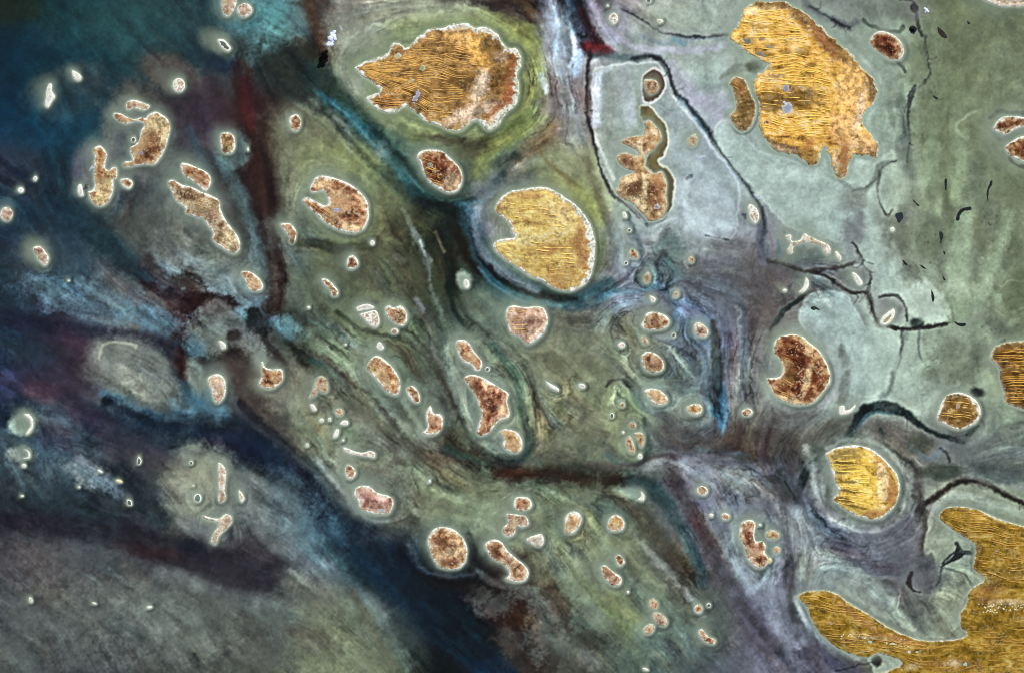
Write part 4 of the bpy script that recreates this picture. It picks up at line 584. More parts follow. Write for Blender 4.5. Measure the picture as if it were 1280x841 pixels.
R([(1085, 822), (1100, 812), (1116, 820), (1130, 830), (1110, 840), (1095, 846), (1090, 832)], '8c9e90', .95, 3, 1); S([(1045, 838), (1070, 833), (1092, 826)], 2, '22252a', .9, 2.5, .5); B(1096, 825, 6, 8, 0, '24282a', .9, .4)
R([(1190, 790), (1200, 780), (1212, 795), (1200, 802), (1180, 800)], '5c6150', .7, 4, 2)

# crisp cores of the creeks
for P_, w_ in [([(961, 328), (990, 335), (1012, 341), (1032, 338), (1052, 335), (1074, 327)], 1.6), ([(1008, 341), (1030, 345), (1050, 359), (1066, 367), (1083, 367), (1090, 381), (1096, 399), (1110, 409), (1130, 412), (1143, 412), (1158, 410), (1176, 407), (1188, 406)], 2.2), ([(1068, 304), (1077, 319), (1079, 331), (1089, 345), (1085, 366)], 1.5), ([(1102, 371), (1120, 369), (1133, 381), (1137, 402)], 1.5), ([(1138, 118), (1136, 145), (1139, 175), (1135, 205)], 1.6), ([(1158, 46), (1157, 62), (1160, 78), (1163, 92), (1157, 104), (1146, 112)], 1.6), ([(1120, 202), (1106, 207), (1097, 220), (1086, 232), (1066, 240)], 2), ([(1098, 215), (1096, 245), (1106, 268), (1114, 262)], 1.4), ([(1160, 628), (1185, 611), (1205, 601), (1230, 603), (1255, 619), (1290, 637)], 2.4), ([(1012, 8), (1040, 24), (1062, 34)], 2), ([(775, 12), (800, 22), (830, 42), (870, 48), (912, 44)], 1.2), ([(738, 66), (734, 100), (733, 130), (739, 165), (748, 195), (757, 225), (768, 245), (785, 258)], 2.2), ([(812, 71), (828, 75), (838, 92), (844, 113), (858, 128), (874, 148), (890, 172), (905, 195), (925, 220), (940, 240), (952, 262), (954, 285)], 2.4), ([(1134, 130), (1130, 150), (1134, 170)], 1), ([(912, 300), (898, 298), (884, 294)], 1.4)]:
    S([(p[0], p[1], .5 + 1.3 * ((i_ * 7 + int(w_ * 10)) % 5) / 4) for i_, p in enumerate(P_)], w_ * .75, '2c282c', .62, 3, 1.8)

R([(1177, 708), (1186, 701), (1194, 694), (1197, 682), (1200, 688), (1209, 691), (1203, 697), (1194, 701), (1186, 706)], '2a353c', .9, 1.6, .8)
# pale currents and lobes of the eastern flats, drawn firmer
for P_, w_, c_ in [([(1166, 185), (1160, 215), (1163, 245), (1172, 262)], 24, '7d9479'), ([(1205, 165), (1200, 200), (1197, 232), (1199, 250)], 15, '86a084'), ([(1222, 150), (1238, 130), (1246, 100), (1250, 70)], 12, '728a70'), ([(1214, 262), (1208, 290), (1198, 325), (1196, 360)], 20, '829c82'), ([(1262, 268), (1254, 295), (1246, 325), (1230, 350), (1218, 372)], 14, '86a086'), ([(1112, 210), (1114, 240), (1112, 258)], 20, '93aa9c'), ([(1150, 275), (1142, 300), (1150, 325), (1160, 345)], 7, '748a78'), ([(1186, 385), (1205, 372), (1225, 366), (1245, 372), (1262, 400)], 16, '86a088'), ([(1225, 410), (1240, 440), (1228, 470), (1240, 500), (1262, 520)], 14, '7d967e'), ([(1090, 100), (1108, 125), (1100, 150), (1112, 180)], 16, '7c9486')]:
    S(P_, w_ * .8, c_, .55, 16, 9)
for P_, w_, c_ in [([(1180, 200), (1182, 230), (1186, 262)], 9, '56654c'), ([(1228, 190), (1226, 230), (1228, 270), (1226, 310), (1216, 350)], 15, '5a6a58'), ([(1128, 262), (1126, 290), (1134, 320), (1148, 345)], 14, '58645a'), ([(1135, 190), (1140, 225), (1142, 255)], 9, '5a6a56'), ([(1170, 275), (1178, 300), (1178, 330), (1182, 350)], 11, '58655a'), ([(1262, 385), (1275, 360), (1290, 340)], 26, '53634b'), ([(1192, 60), (1210, 90), (1190, 120)], 26, '566648'), ([(1262, 60), (1262, 100), (1250, 130)], 16, '5c6c56')]:
    S(P_, w_, c_, .6, 9, 4)
# long pale and dark currents of the south east
for P_, w_, c_ in [([(862, 578), (895, 612), (912, 660), (930, 710), (960, 760), (1000, 800)], 26, '727c8a'), ([(905, 590), (945, 600), (975, 640), (982, 690)], 14, '75858a'), ([(918, 660), (916, 700), (935, 735), (955, 725)], 10, '8096a0'), ([(985, 650), (1010, 690), (1060, 715), (1110, 752)], 18, '7b8a8c'), ([(955, 745), (975, 790), (1000, 838)], 14, '646c7a'), ([(1008, 560), (1018, 600), (1030, 640), (1060, 660)], 7, '8fa09a')]:
    S(P_, w_, c_, .6, 11, 6)
for P_, w_, c_ in [([(835, 580), (862, 625), (880, 668), (905, 715), (935, 765), (975, 812)], 12, '322f33'), ([(978, 620), (985, 665), (985, 720), (994, 775)], 7, '3a3a3c'), ([(990, 600), (1015, 645), (1060, 682), (1110, 705), (1150, 700)], 11, '40434e'), ([(1130, 560), (1146, 590), (1152, 630), (1156, 670)], 5, '2f2f2e'), ([(1008, 790), (1030, 820), (1070, 838)], 16, '444656'), ([(895, 560), (950, 570), (990, 590)], 14, '343234'), ([(1120, 600), (1138, 630), (1128, 655)], 3, '4a5456')]:
    S(P_, w_ * .9, c_, .6, 14, 10)
# the long gutters of the centre, and pale shoals between
for P_, w_, c_ in [([(470, 165), (512, 215), (545, 250)], 7, '0e2226'), ([(405, 140), (432, 168), (462, 205), (500, 240), (540, 268)], 8, '161f1c'), ([(330, 160), (334, 220), (340, 280), (350, 330)], 10, '261714'), ([(395, 440), (430, 470), (470, 500), (520, 560), (600, 580)], 6, '332c26'), ([(505, 400), (545, 450), (565, 500), (590, 555)], 7, '2c2a24'), ([(640, 430), (665, 480), (670, 540), (650, 575)], 4, '1f3332'), ([(300, 505), (345, 545), (395, 585), (430, 625)], 8, '0c1624')]:
    S(P_, w_, c_, .6, 8, 5)
for P_, w_, c_ in [([(430, 420), (470, 450), (505, 500), (528, 540)], 7, '78887c'), ([(560, 430), (575, 480), (590, 530), (620, 565)], 8, '7c8c80'), ([(340, 420), (380, 470), (420, 550), (445, 600)], 14, '66705f'), ([(690, 610), (730, 640), (780, 690), (830, 740)], 10, '66725c'), ([(500, 620), (540, 650), (600, 650), (650, 690)], 9, '68786a'), ([(365, 270), (372, 230), (390, 205), (430, 200)], 8, '6c7458'), ([(560, 620), (610, 630), (660, 610), (720, 625)], 8, '647060')]:
    S(P_, w_, c_, .5, 9, 4)

# lifts: the murky south west, the sage shoals of the centre
B(60, 790, 90, 50, 0, '4a5356', .5, .7, .8); B(190, 780, 90, 40, 15, '54605e', .5, .7, .8); B(330, 810, 60, 34, 0, '4c5450', .45, .7, .8); B(60, 700, 70, 24, 10, '4b4a50', .4, .7, .8)
B(720, 440, 90, 60, 0, '626a58', .4, .6, .5); B(720, 530, 90, 40, 0, '646a56', .45, .6, .5); B(430, 560, 70, 40, 42, '6a7460', .35, .6, .5); B(600, 640, 80, 30, 10, '66735f', .4, .6, .5); B(720, 700, 60, 60, 30, '62705a', .45, .6, .5); B(450, 250, 60, 60, 30, '687350', .3, .5)
B(1080, 230, 60, 30, 0, '8fa69a', .5, .6, .4); B(1000, 240, 60, 30, 10, '8aa096', .5, .6, .4); B(1200, 110, 80, 90, 0, '62735a', .4, .6, .4)

B(612, 752, 26, 14, 20, '40494c', .7, .8, 1.2); B(645, 798, 22, 22, 0, '3a3d3c', .6, .8, 1.2); B(676, 790, 18, 26, -20, '4f5a5c', .6, .7, 1.1)
B(820, 800, 40, 20, 0, '50635c', .4, .7, .6)
# stains and pale clouds over the eastern flats
for x_, y_, a_, b_, c_, al_ in [(1150, 90, 20, 30, '5a6a52', .5), (1200, 60, 26, 20, '525f4c', .45), (1245, 30, 30, 20, '566650', .5), (1110, 300, 14, 30, '5a635a', .55), (1140, 345, 16, 12, '5c665c', .5), (1070, 290, 14, 20, '666c6a', .5), (1225, 240, 14, 30, '5a6a5a', .5), (1170, 230, 8, 30, '5a6a54', .4), (1215, 440, 40, 16, '58675a', .5), (1175, 470, 30, 20, '64756a', .4), (1240, 560, 40, 20, '566268', .5), (1200, 360, 20, 10, '93a89a', .4), (1150, 380, 26, 16, '96aca6', .5), (1230, 340, 10, 30, '8aa08a', .4), (1090, 330, 20, 30, '93aaa6', .5), (980, 230, 40, 20, '8fa39c', .4), (1060, 440, 30, 34, '8ea6a0', .4)]:
    B(x_, y_, a_, b_, 10, c_, al_, .7, 1.0)
# side veins of the creeks
vr = np.random.RandomState(11)
for P_ in [[(990, 335), (1012, 341), (1032, 338), (1052, 335), (1074, 327)], [(1030, 345), (1050, 359), (1066, 367), (1083, 367), (1096, 399), (1110, 409), (1143, 412), (1176, 407)], [(1077, 319), (1089, 345), (1085, 366)], [(1160, 628), (1205, 601), (1255, 619), (1290, 637)], [(1158, 60), (1163, 92), (1146, 112), (1138, 140), (1139, 190)], [(828, 75), (844, 113), (874, 148), (905, 195), (940, 240), (954, 285)], [(1012, 8), (1040, 24), (1062, 34)], [(1078, 512), (1118, 512), (1160, 538), (1206, 548)], [(738, 100), (739, 165), (757, 225), (785, 258)]]:
    Q_ = cro(P_, 5)
    for k in range(len(Q_) // 2):
        j_ = vr.randint(1, len(Q_) - 1); t_ = Q_[j_] - Q_[j_ - 1]; a_ = math.atan2(t_[1], t_[0]) + vr.choice([-1, 1]) * (.4 + .9 * vr.rand()); l_ = 4 + 10 * vr.rand() ** 2
        x_, y_ = Q_[j_]; b_ = a_ + vr.randn() * .5
        S([(x_, y_, 1.3), (x_ + math.cos(a_) * l_ * .5, y_ + math.sin(a_) * l_ * .5, .8), (x_ + math.cos(b_) * l_, y_ + math.sin(b_) * l_, .2)], 1.8, '3a3638', .5, 2.4, 1)

B(26, 530, 19, 13, 0, '76866f', .85, .3, .2); B(24, 567, 17, 9, 5, '6c7c70', .75, .4, .3); B(785, 616, 18, 7, 15, '7c9286', .6, .5, .3)
B(430, 700, 40, 10, 50, '0a2a38', .5, .8, .6); B(700, 760, 14, 30, -30, '2c1f1b', .5, .7, 1.2); B(560, 730, 30, 8, 15, '1c1614', .6, .7, 1)

# ---------------------------------------------------------------- streaks drawn out along the flow
th0 = 2 * math.radians(46)                                   # general drift to the south east
east = sstep(760, 900, gx) * sstep(640, 560, gy)
DC += .5 * math.cos(th0) * (1 - east); DS += .5 * math.sin(th0) * (1 - east)
DC += (w1 * 6) * (.25 + east); DS += (w2 * 6) * (.25 + east)
for o_ in ISL:
    P = np.asarray(o_['poly'], float); x0, y0 = P.min(0); x1, y1 = P.max(0); r = .5 * (x1 - x0 + y1 - y0) / 2
    s = win(x0 - 45, y0 - 45, x1 + 45, y1 + 45)
    if r < 4 or s is None: continue
    cx, cy = (x0 + x1) / 2, (y0 + y1) / 2; X, Y = gx[s] - cx, gy[s] - cy
    rx, ry = (x1 - x0) / 2 + 2, (y1 - y0) / 2 + 2
    q = np.sqrt((X / rx) ** 2 + (Y / ry) ** 2) + 1e-3
    th = 2 * np.arctan2(-X / rx ** 2, Y / ry ** 2)
    k = 2.2 * np.exp(-((q - 1) * min(rx, ry) / (6 + r * .5)) ** 2)
    DC[s] += np.cos(th) * k; DS[s] += np.sin(th) * k
def half(a): return a[::2, ::2]
ang = .5 * np.arctan2(DS, DC)
def lic(ang, noise, L, step=1.):
    h, w = ang.shape; ca, sa = np.cos(ang), np.sin(ang)
    yy, xx = np.mgrid[0:h, 0:w].astype(np.float32); out = noise.copy(); n = 1.
    for sg in (1, -1):
        px, py = xx.copy(), yy.copy(); dx, dy = ca * sg, sa * sg
        for k in range(L):
            px = np.clip(px + dx * step, 0, w - 1); py = np.clip(py + dy * step, 0, h - 1)
            ix = (px + .5).astype(np.int32).clip(0, w - 1); iy = (py + .5).astype(np.int32).clip(0, h - 1)
            wt = .5 + .5 * math.cos(math.pi * k / L); out += noise[iy, ix] * wt; n += wt
            c2, s2 = ca[iy, ix], sa[iy, ix]; f = np.where(c2 * dx + s2 * dy < 0, -1, 1); dx, dy = c2 * f, s2 * f
    out /= n; return (out - out.mean()) / out.std()
def up2(a): 
    b = np.repeat(np.repeat(a, 2, 0), 2, 1)[:AH, :AW]
    return (b + np.roll(b, 1, 0) + np.roll(b, 1, 1) + np.roll(np.roll(b, 1, 0), 1, 1)) / 4
A0 = A.copy()
nz = rng.rand(AH, AW).astype(np.float32)
nz = (nz + np.roll(nz, 1, 0) + np.roll(nz, 1, 1) + np.roll(np.roll(nz, 1, 1), 1, 0)) / 4
Lf = lic(ang, nz, 12)
ah = half(ang)
nh = fbm(half(gx), half(gy), 7, 6, 2); Lc = up2(lic(ah, nh, 22))
nh2 = fbm(half(gx), half(gy), 11, 11, 2); Lh = up2(lic(ah, nh2, 26))
nh3 = fbm(half(gx), half(gy), 9, 14, 2); Lk = up2(lic(ah, nh3, 22))
# how strongly the bottom is streaked, from calm (east flats, NW basin) to tangled (middle)
amp = np.full((AH, AW), .62, np.float32)
def setamp(cx, cy, rx, ry, v, soft=.4):
    d = 1 - np.sqrt(((gx - cx) / rx) ** 2 + ((gy - cy) / ry) ** 2); k = sstep(-soft, soft, d); amp[:] += (v - amp) * k
setamp(1080, 200, 330, 330, .13); setamp(80, 80, 260, 120, .28); setamp(860, 450, 120, 150, 1.15); setamp(1090, 620, 120, 80, .9)
setamp(700, 80, 50, 120, 1.1); setamp(600, 480, 240, 130, .8); setamp(870, 690, 140, 120, .85); setamp(200, 780, 260, 90, .45); setamp(1180, 400, 110, 160, .12)
setamp(880, 240, 60, 70, .15); setamp(1050, 440, 70, 60, .12)
setamp(990,345,70,40,.8)
gate = .45 + .9 * sstep(.3, .7, fbm(gx, gy, 46, 15, 3))
amp *= gate
def crinkle(a, k):                                      # break the silk: look the streaks up through a fine wrinkle
    iy = (np.arange(AH)[:, None] + k * (w4 + .3 * w6)).astype(int).clip(0, AH - 1); ix = (np.arange(AW)[None, :] + k * (w3 + .3 * w5)).astype(int).clip(0, AW - 1)
    return a[iy, ix]
Lc, Lh, Lk = crinkle(Lc, 8), crinkle(Lh, 10), crinkle(Lk, 6)
pw = lambda L: np.sign(L) * np.abs(L) ** 1.7 * .6          # sparse crisp wisps
nh4 = fbm(half(gx), half(gy), 26, 18, 2); Lm = up2(lic(ah, nh4, 34))     # broad milky bands
rid = 1 - np.abs(fbm(SX + 10 * w3, SY + 10 * w4, 13, 10, 5, .62) - .5) * 5; rid = np.clip(rid, -1, 1)
A *= (1 + np.clip(amp * (.034 * pw(Lf) + .070 * pw(Lc) + .060 * pw(Lk)), -.4, .5) + (.03 + .05 * amp) * Lm - (.015 + .07 * amp) * rid)[..., None]
A += (amp * .013 * Lh)[..., None] * np.array([1, .1, -.7], np.float32)       # brown against blue
A += (amp * .006 * Lk)[..., None] * np.array([-.6, .8, -.4], np.float32)      # green
# soft clouding of the deep and spongy speckle of the flats
mott = fbm(gx, gy, 26, 17, 6, .68) - .5
A *= (1 + (.34 + .34 * np.clip(amp, 0, .8)) * mott)[..., None]
sp = fbm(gx, gy, 3.2, 2, 2) - .5
A *= (1 + .05 * sp)[..., None]
# bold thin dark threads where the middle is tangled
thread = np.exp(-(Lk / .22) ** 2) * np.clip(amp - .55, 0, .6) * .35
A *= (1 - thread)[..., None]
def box(a, r):
    for ax in (0, 1):
        p = np.concatenate([np.repeat(np.take(a, [0], ax), r + 1, ax), a, np.repeat(np.take(a, [-1], ax), r, ax)], ax); cs = np.cumsum(p, ax, dtype=np.float64)
        n = a.shape[ax]; a = ((np.take(cs, range(2 * r + 1, 2 * r + 1 + n), ax) - np.take(cs, range(0, n), ax)) / (2 * r + 1)).astype(np.float32)
    return a
SATM = .75 - .20 * sstep(520, 640, gy) * sstep(620, 420, gx) - .10 * sstep(400, 300, gx) * sstep(220, 330, gy) - .03 * sstep(880, 1040, gx)
lum = A @ np.array([.3, .59, .11], np.float32)
lum3 = lum - box(box(lum, 2), 2); lum12 = lum - box(box(lum, 9), 9)
A = (lum[..., None] + (A - lum[..., None]) * SATM[..., None]) * (1 + np.clip((1.35 * lum3 + .5 * lum12) / (lum + .06), -.5, .6))[..., None]
Wl = np.array([.3, .59, .11], np.float32); l0, l1 = box(A0 @ Wl, 22), box(A @ Wl, 22)
A *= (np.clip(l0 / (l1 + 1e-3), .7, 1.6) * 1.11)[..., None]
A = np.clip(.31 + (A - .31) * 1.20, .012, 1)
sw_ = (sstep(520, 420, gx) * sstep(600, 690, gy))[..., None]; ea_ = sstep(1040, 1160, gx)[..., None]; mid_ = (sstep(420, 520, gx) * sstep(900, 760, gx))[..., None]; nw_ = (sstep(330, 200, gx) * sstep(180, 90, gy))[..., None]
A *= (1 - .04 * sstep(900, 1100, gx))[..., None] * (1 + .07 * sstep(1000, 800, gx))[..., None]
A *= 1 + sw_ * np.array([.02, .03, -.02], np.float32) + ea_ * np.array([.02, .0, -.05], np.float32) + mid_ * np.array([.02, .01, -.04], np.float32) - nw_ * np.array([.08, .18, .24], np.float32)
# ---------------------------------------------------------------- shallows round each island
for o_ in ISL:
    P = o_['fine']; x0, y0 = P.min(0); x1, y1 = P.max(0); r = math.sqrt(max(1, (x1 - x0) * (y1 - y0))) / 2
    hw = o_.get('hw', min(10., 1.9 + r * .33)); ha = o_.get('ha', .72)
    tail = o_.get('tail', 0)
    if tail:                                                # sediment dragged to the north west of a small islet
        cx, cy = (x0 + x1) / 2, (y0 + y1) / 2
        blob(cx - tail * .75, cy - tail * .6, r + tail, r * .9 + tail * .42, o_.get('tailrot', 42), o_.get('tailcol', '77877c'), o_.get('taila', .6), .6, .25)
    m = hw * 3.5 + 4; s = win(x0 - m, y0 - m, x1 + m, y1 + m)
    if s is None: continue
    X, Y = gx[s], gy[s]; d = sdf(X + w3[s] * 1.5, Y + w4[s] * 1.5, P)
    od = np.maximum(-d, 0)
    cx, cy = (x0 + x1) / 2, (y0 + y1) / 2
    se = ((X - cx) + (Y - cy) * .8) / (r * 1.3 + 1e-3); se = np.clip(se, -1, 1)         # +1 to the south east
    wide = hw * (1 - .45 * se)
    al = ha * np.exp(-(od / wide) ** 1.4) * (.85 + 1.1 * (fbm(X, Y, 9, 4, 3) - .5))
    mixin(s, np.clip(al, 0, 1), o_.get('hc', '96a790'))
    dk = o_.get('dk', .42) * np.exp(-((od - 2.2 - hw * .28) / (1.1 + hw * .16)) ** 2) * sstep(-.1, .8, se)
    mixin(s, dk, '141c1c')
    if r > 4: mixin(s, .34 * np.exp(-(od / (hw * 1.5 * (1 - .35 * se))) ** 2) * (.5 + 1. * fbm(X, Y, 15, 8, 4)), '78857a')
    gl = .5 * np.exp(-(od / 1.3) ** 2); mixin(s, gl, o_.get('gc', 'b9c8b6'))
# spongy dark dots on the eastern flats
rr = np.random.RandomState(5)
for (cx, cy, sx, sy, n) in [(1160, 305, 20, 30, 40), (1236, 262, 8, 40, 44), (1262, 95, 18, 26, 22), (1130, 320, 12, 22, 16), (1245, 410, 16, 9, 34), (1200, 462, 22, 14, 50), (1205, 225, 18, 22, 12), (1262, 305, 14, 8, 30), (1140, 170, 5, 40, 22), (985, 300, 20, 10, 8)]:
    for k in range(n // 2 + 2):
        x, y = cx + rr.randn() * sx * .6, cy + rr.randn() * sy * .6; r = .5 + rr.rand() ** 2 * 1.1
        s = win(x - 6, y - 6, x + 6, y + 6)
        if s: mixin(s, np.exp(-(((gx[s] - x) / r) ** 2 + ((gy[s] - y) / (r * 1.3)) ** 2)) * (.2 + .4 * rr.rand()), '2a332e')
A = np.clip(A, .012, 1)
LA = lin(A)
# ---------------------------------------------------------------- the sheet itself
def axis(lo, hi, step):
    core = np.arange(lo, hi + step, step); far = np.cumsum(1.6 ** np.arange(1, 17) * 4)
    return np.concatenate([(lo - far)[::-1], core, hi + far])
ax_, ay_ = axis(-90, 1370, 1.05), axis(-70, 912, 1.05)
VX, VY = np.meshgrid(ax_, ay_); nx_, ny_ = len(ax_), len(ay_)
def sampleA(x, y):
    u = np.clip(x - AX0, 0, AW - 1.001); v = np.clip(y - AY0, 0, AH - 1.001)
    i, j = u.astype(int), v.astype(int); fu, fv = (u - i)[..., None], (v - j)[..., None]
    return (LA[j, i] * (1 - fu) + LA[j, i + 1] * fu) * (1 - fv) + (LA[j + 1, i] * (1 - fu) + LA[j + 1, i + 1] * fu) * fv
wob = 60
far = np.maximum(np.maximum(-70 - VX, VX - 1350), np.maximum(-60 - VY, VY - 900)).clip(0, None)
colr = sampleA(VX + (fbm(VX, VY, 90, 3, 3) - .5) * np.minimum(far, 90), VY + (fbm(VX, VY, 90, 8, 3) - .5) * np.minimum(far, 90))
ii = np.arange(nx_ * ny_, dtype=np.int32).reshape(ny_, nx_)
Fq = np.stack([ii[:-1, :-1], ii[:-1, 1:], ii[1:, 1:], ii[1:, :-1]], -1).reshape(-1, 4)
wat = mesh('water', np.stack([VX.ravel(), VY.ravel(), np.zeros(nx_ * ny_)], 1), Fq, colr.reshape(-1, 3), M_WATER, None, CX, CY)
tag(wat, kind='structure')
# ---------------------------------------------------------------- land
PAL = dict(   # deep, mid, light, fleck
 rust=('4c2f22', '86583e', 'b48a66', 'dccaa6'), rust2=('3c261c', '6c4c38', '9c7a5e', 'd4c4a4'), rusty=('6a4636', '9a6c50', 'bc9272', 'dcc4a0'), dark=('3c1c12', '663623', '84563a', 'c0a078'),
 pink=('745648', 'a48a76', 'c8b09a', 'e8dece'), sand=('80603c', 'b8925e', 'd4b684', 'ece0c0'), sand2=('644430', '98744e', 'bf9c72', 'e6d6b0'), cream=('948274', 'beb09c', 'dcd2be', 'f2eee2'),
 dunebrown=('54401f', '8e7040', 'b8964e', 'dcc490'), dunepale=('a07c48', 'd4b268', 'eccf7c', 'f6e6b0'), duneyellow=('6a4e20', 'd2a848', 'f2cc62', 'f8e6a0'), dunebright=('7c5c20', 'd8b450', 'eccc60', 'f6e6a0'),
 olive=('3c2c16', '64502c', '7e663c', 'b8a46c'), brownish=('40280e', '64461f', '846234', 'c8a86c'), gold=('644a12', '936f20', 'b89036', 'd4b868'),
 thread=('70584a', 'b8a898', 'e0dccc', 'f8f8ee'))
SALT = ('80867a', 'b4b8a6', 'dedfcf', 'f8f9f0')
PAL = {k: [lin(c) for c in v] for k, v in PAL.items()}; SALT = [lin(c) for c in SALT]
def ramp(pal, t):
    t = np.clip(t, 0, 1)[..., None] * 3
    c = pal[0] + (pal[1] - pal[0]) * np.clip(t, 0, 1); c = c + (pal[2] - c) * np.clip(t - 1, 0, 1); return c + (pal[3] - c) * np.clip(t - 2, 0, 1)
def patch(X, Y, p):
    cx, cy, rx, ry, rot, a = p[:6]; r = math.radians(rot); x, y = X - cx, Y - cy
    d = 1 - np.sqrt(((x * math.cos(r) + y * math.sin(r)) / rx) ** 2 + ((y * math.cos(r) - x * math.sin(r)) / ry) ** 2)
    return sstep(-.45, .45, d + (fbm(X, Y, 6, 7, 4, .7) - .5) * 1.3)[..., None] * a
def cells(d, ok=None):
    """quads of a grid that touch the inside; outside corners are pulled onto the edge"""
    ins = d > 0; q = ins[:-1, :-1] | ins[:-1, 1:] | ins[1:, 1:] | ins[1:, :-1]
    return ins, q
def gridmesh(name, X, Y, Z, d, h, col, m, parent, ox, oy):
    ins, q = cells(d)
    if not q.any(): return None
    gy_, gx_ = np.gradient(d, h); g = np.sqrt(gx_ ** 2 + gy_ ** 2) + 1e-3
    mv = np.where(ins, 0, np.minimum(-d, h * 1.1)) / g
    X2, Y2 = X + gx_ / g * mv, Y + gy_ / g * mv
    idx = np.arange(X.size, dtype=np.int32).reshape(X.shape)
    F = np.stack([idx[:-1, :-1][q], idx[:-1, 1:][q], idx[1:, 1:][q], idx[1:, :-1][q]], -1)
    used = np.unique(F); rem = np.zeros(X.size, np.int32); rem[used] = np.arange(len(used))
    V = np.stack([X2.ravel()[used], Y2.ravel()[used], Z.ravel()[used]], 1)
    return mesh(name, V, rem[F], col.reshape(-1, 3)[used], m, parent, ox, oy)
nridge = 0
def build(o):
    global nridge
    P = o['fine']; kind = o['kind']; x0, y0 = P.min(0) - 2.5; x1, y1 = P.max(0) + 2.5
    x0, x1, y0, y1 = max(x0, -40), min(x1, 1330), max(y0, -30), min(y1, 880)
    size = min(x1 - x0, y1 - y0) - 5; small = size < 9
    h = float(np.clip(size / 22, .26, .6)) if size < 60 else .66
    xs, ys = np.arange(x0, x1, h), np.arange(y0, y1, h); X, Y = np.meshgrid(xs, ys); X, Y = X.astype(np.float32), Y.astype(np.float32)
    rough = o.get('rough', .35 if not small else .12)
    if X.size > 60000:                                  # far cells need no exact distance
        c4x, c4y = X[::4, ::4], Y[::4, ::4]; dc = sdf(c4x, c4y, P); dd = np.repeat(np.repeat(dc, 4, 0), 4, 1)[:X.shape[0], :X.shape[1]]
        near = np.abs(dd) < 9; d = dd.copy(); d[near] = sdf(X[near], Y[near], P)
        if not near.all():
            for _ in range(6): 
                e_ = np.pad(d, 1, mode='edge'); s_ = (e_[2:, 1:-1] + e_[:-2, 1:-1] + e_[1:-1, 2:] + e_[1:-1, :-2]) / 4; d = np.where(near, d, s_)
    else: d = sdf(X, Y, P)
    d = d + rough * 2.2 * (fbm(X, Y, 5.5, 3, 3) - .5) + min(.5, rough) * 1.1 * (vn(X, Y, 1.5, 8) - .5)
    cx, cy = (P[:, 0].min() + P[:, 0].max()) / 2, (P[:, 1].min() + P[:, 1].max()) / 2
    if o['name'] == 'dune_land': cx, cy = 1200, 740
    n_f = fbm(X, Y, 2.0, 2, 2); n_m = fbm(X, Y, 5, 13, 3); n_b = fbm(X, Y, 13, 18, 3)
    hs = min(.75, .18 + size * .025)
    Zs = hs * sstep(0, 1.8, d) + (.34 if not small else .16) * (n_f - .5) * sstep(.2, 1.2, d) - .12 * (d <= 0)
    # ---- bare salt
    if kind in ('white', 'speck', 'ring', 'ringg', 'ringc', 'yellow'):
        t = .86 + .8 * (n_f - .45); col = ramp(SALT, np.clip(t, 0, 1)); R_ = size / 2
        if kind == 'yellow': col = ramp([lin(c) for c in ('8a8a50', 'b8b070', 'd8d090', 'f0ecc0')], np.clip(t, 0, 1))
        parts = []
        if kind == 'white' and size > 4: col = col * (1 - .28 * sstep(.4, 1.0, d / R_ * 1.1 + (n_m - .5) * 1.4))[..., None]
        if kind == 'speck':
            k = sstep(1., 2.2, d)[..., None]; k2 = sstep(.5, .62, vn(X, Y, 1.7, 5))[..., None]; k3 = sstep(.55, .7, vn(X, Y, 2.1, 9))[..., None]
            cc = col + (lin('c8b080') - col) * k3 * .8; cc = cc + (lin('8a5040') - cc) * k2 * .55; col = col + (cc - col) * k
        small_root = gridmesh(o['name'], X, Y, Zs, d, h, col, M_SALT, None, cx, cy)
        if kind in ('ring', 'ringg', 'ringc') and small_root is not None:
            root = empty(o['name'], cx, cy); C.objects.unlink(small_root); bpy.data.objects.remove(small_root)
            gridmesh('salt_rim', X, Y, Zs, d, h, col, M_SALT, root, cx, cy)
            pc = {'ring': '59655a', 'ringg': '5f7c74', 'ringc': 'a89c78'}[kind]
            w = {'ring': .30, 'ringg': .28, 'ringc': .40}[kind] * R_ + .25
            dl = d - w - (n_f - .5) * .5
            c2 = np.ones(X.shape + (3,), np.float32) * lin(pc) * (.8 + .5 * n_f)[..., None]
            gridmesh('lagoon' if kind != 'ringc' else 'soil_patch', X, Y, Zs * 0 + hs + .26, dl, h, c2, M_WATER if kind != 'ringc' else M_SAND, root, cx, cy)
            tag(root, o['label'], o['cat']); return
        tag(small_root, o['label'], o['cat']); return
    # ---- soil island with a salt shore
    root = empty(o['name'], cx, cy); tag(root, o['label'], o['cat'])
    rw = o.get('rimw', 2.) * .78; col = ramp(SALT, .50 + 1.5 * (n_f - .45) + .9 * (n_m - .5) + .22 * sstep(2.5, 0, d))
    if 'rimcol' in o: k = sstep(.4, 2.2, d)[..., None] * .7; col = col + (lin(o['rimcol']) * (.7 + .6 * n_f[..., None]) - col) * k
    if rw < 1.5: col = col * np.array([.66, .66, .56], np.float32)
    gridmesh('salt_shore', X, Y, Zs, d, h, col, M_SALT, root, cx, cy)
    if 'rimdir' in o:
        wide, _ = o['rimdir']; dirn = ((X - cx) * .9 - (Y - cy) * .25) / (size / 2)
        rw = rw + wide * .55 * sstep(.1, .9, dirn) * (1 if size > 100 else .5)
    if small: rw = min(rw, size * .26)
    else: rw = np.minimum(rw, size * .3)
    rv = rw * np.clip((1.0 if size > 100 else .95) + 2.2 * (n_m - .5) + 1.2 * (n_b - .5), .25, 2.6) + 1.2 * (n_f - .5)
    if kind == 'thread': rv = 1.1 + 1.6 * (n_m - .4)
    dl = d - rv
    rel = .5 + 1.3 * sstep(0, 14, dl) if size > 14 else .25
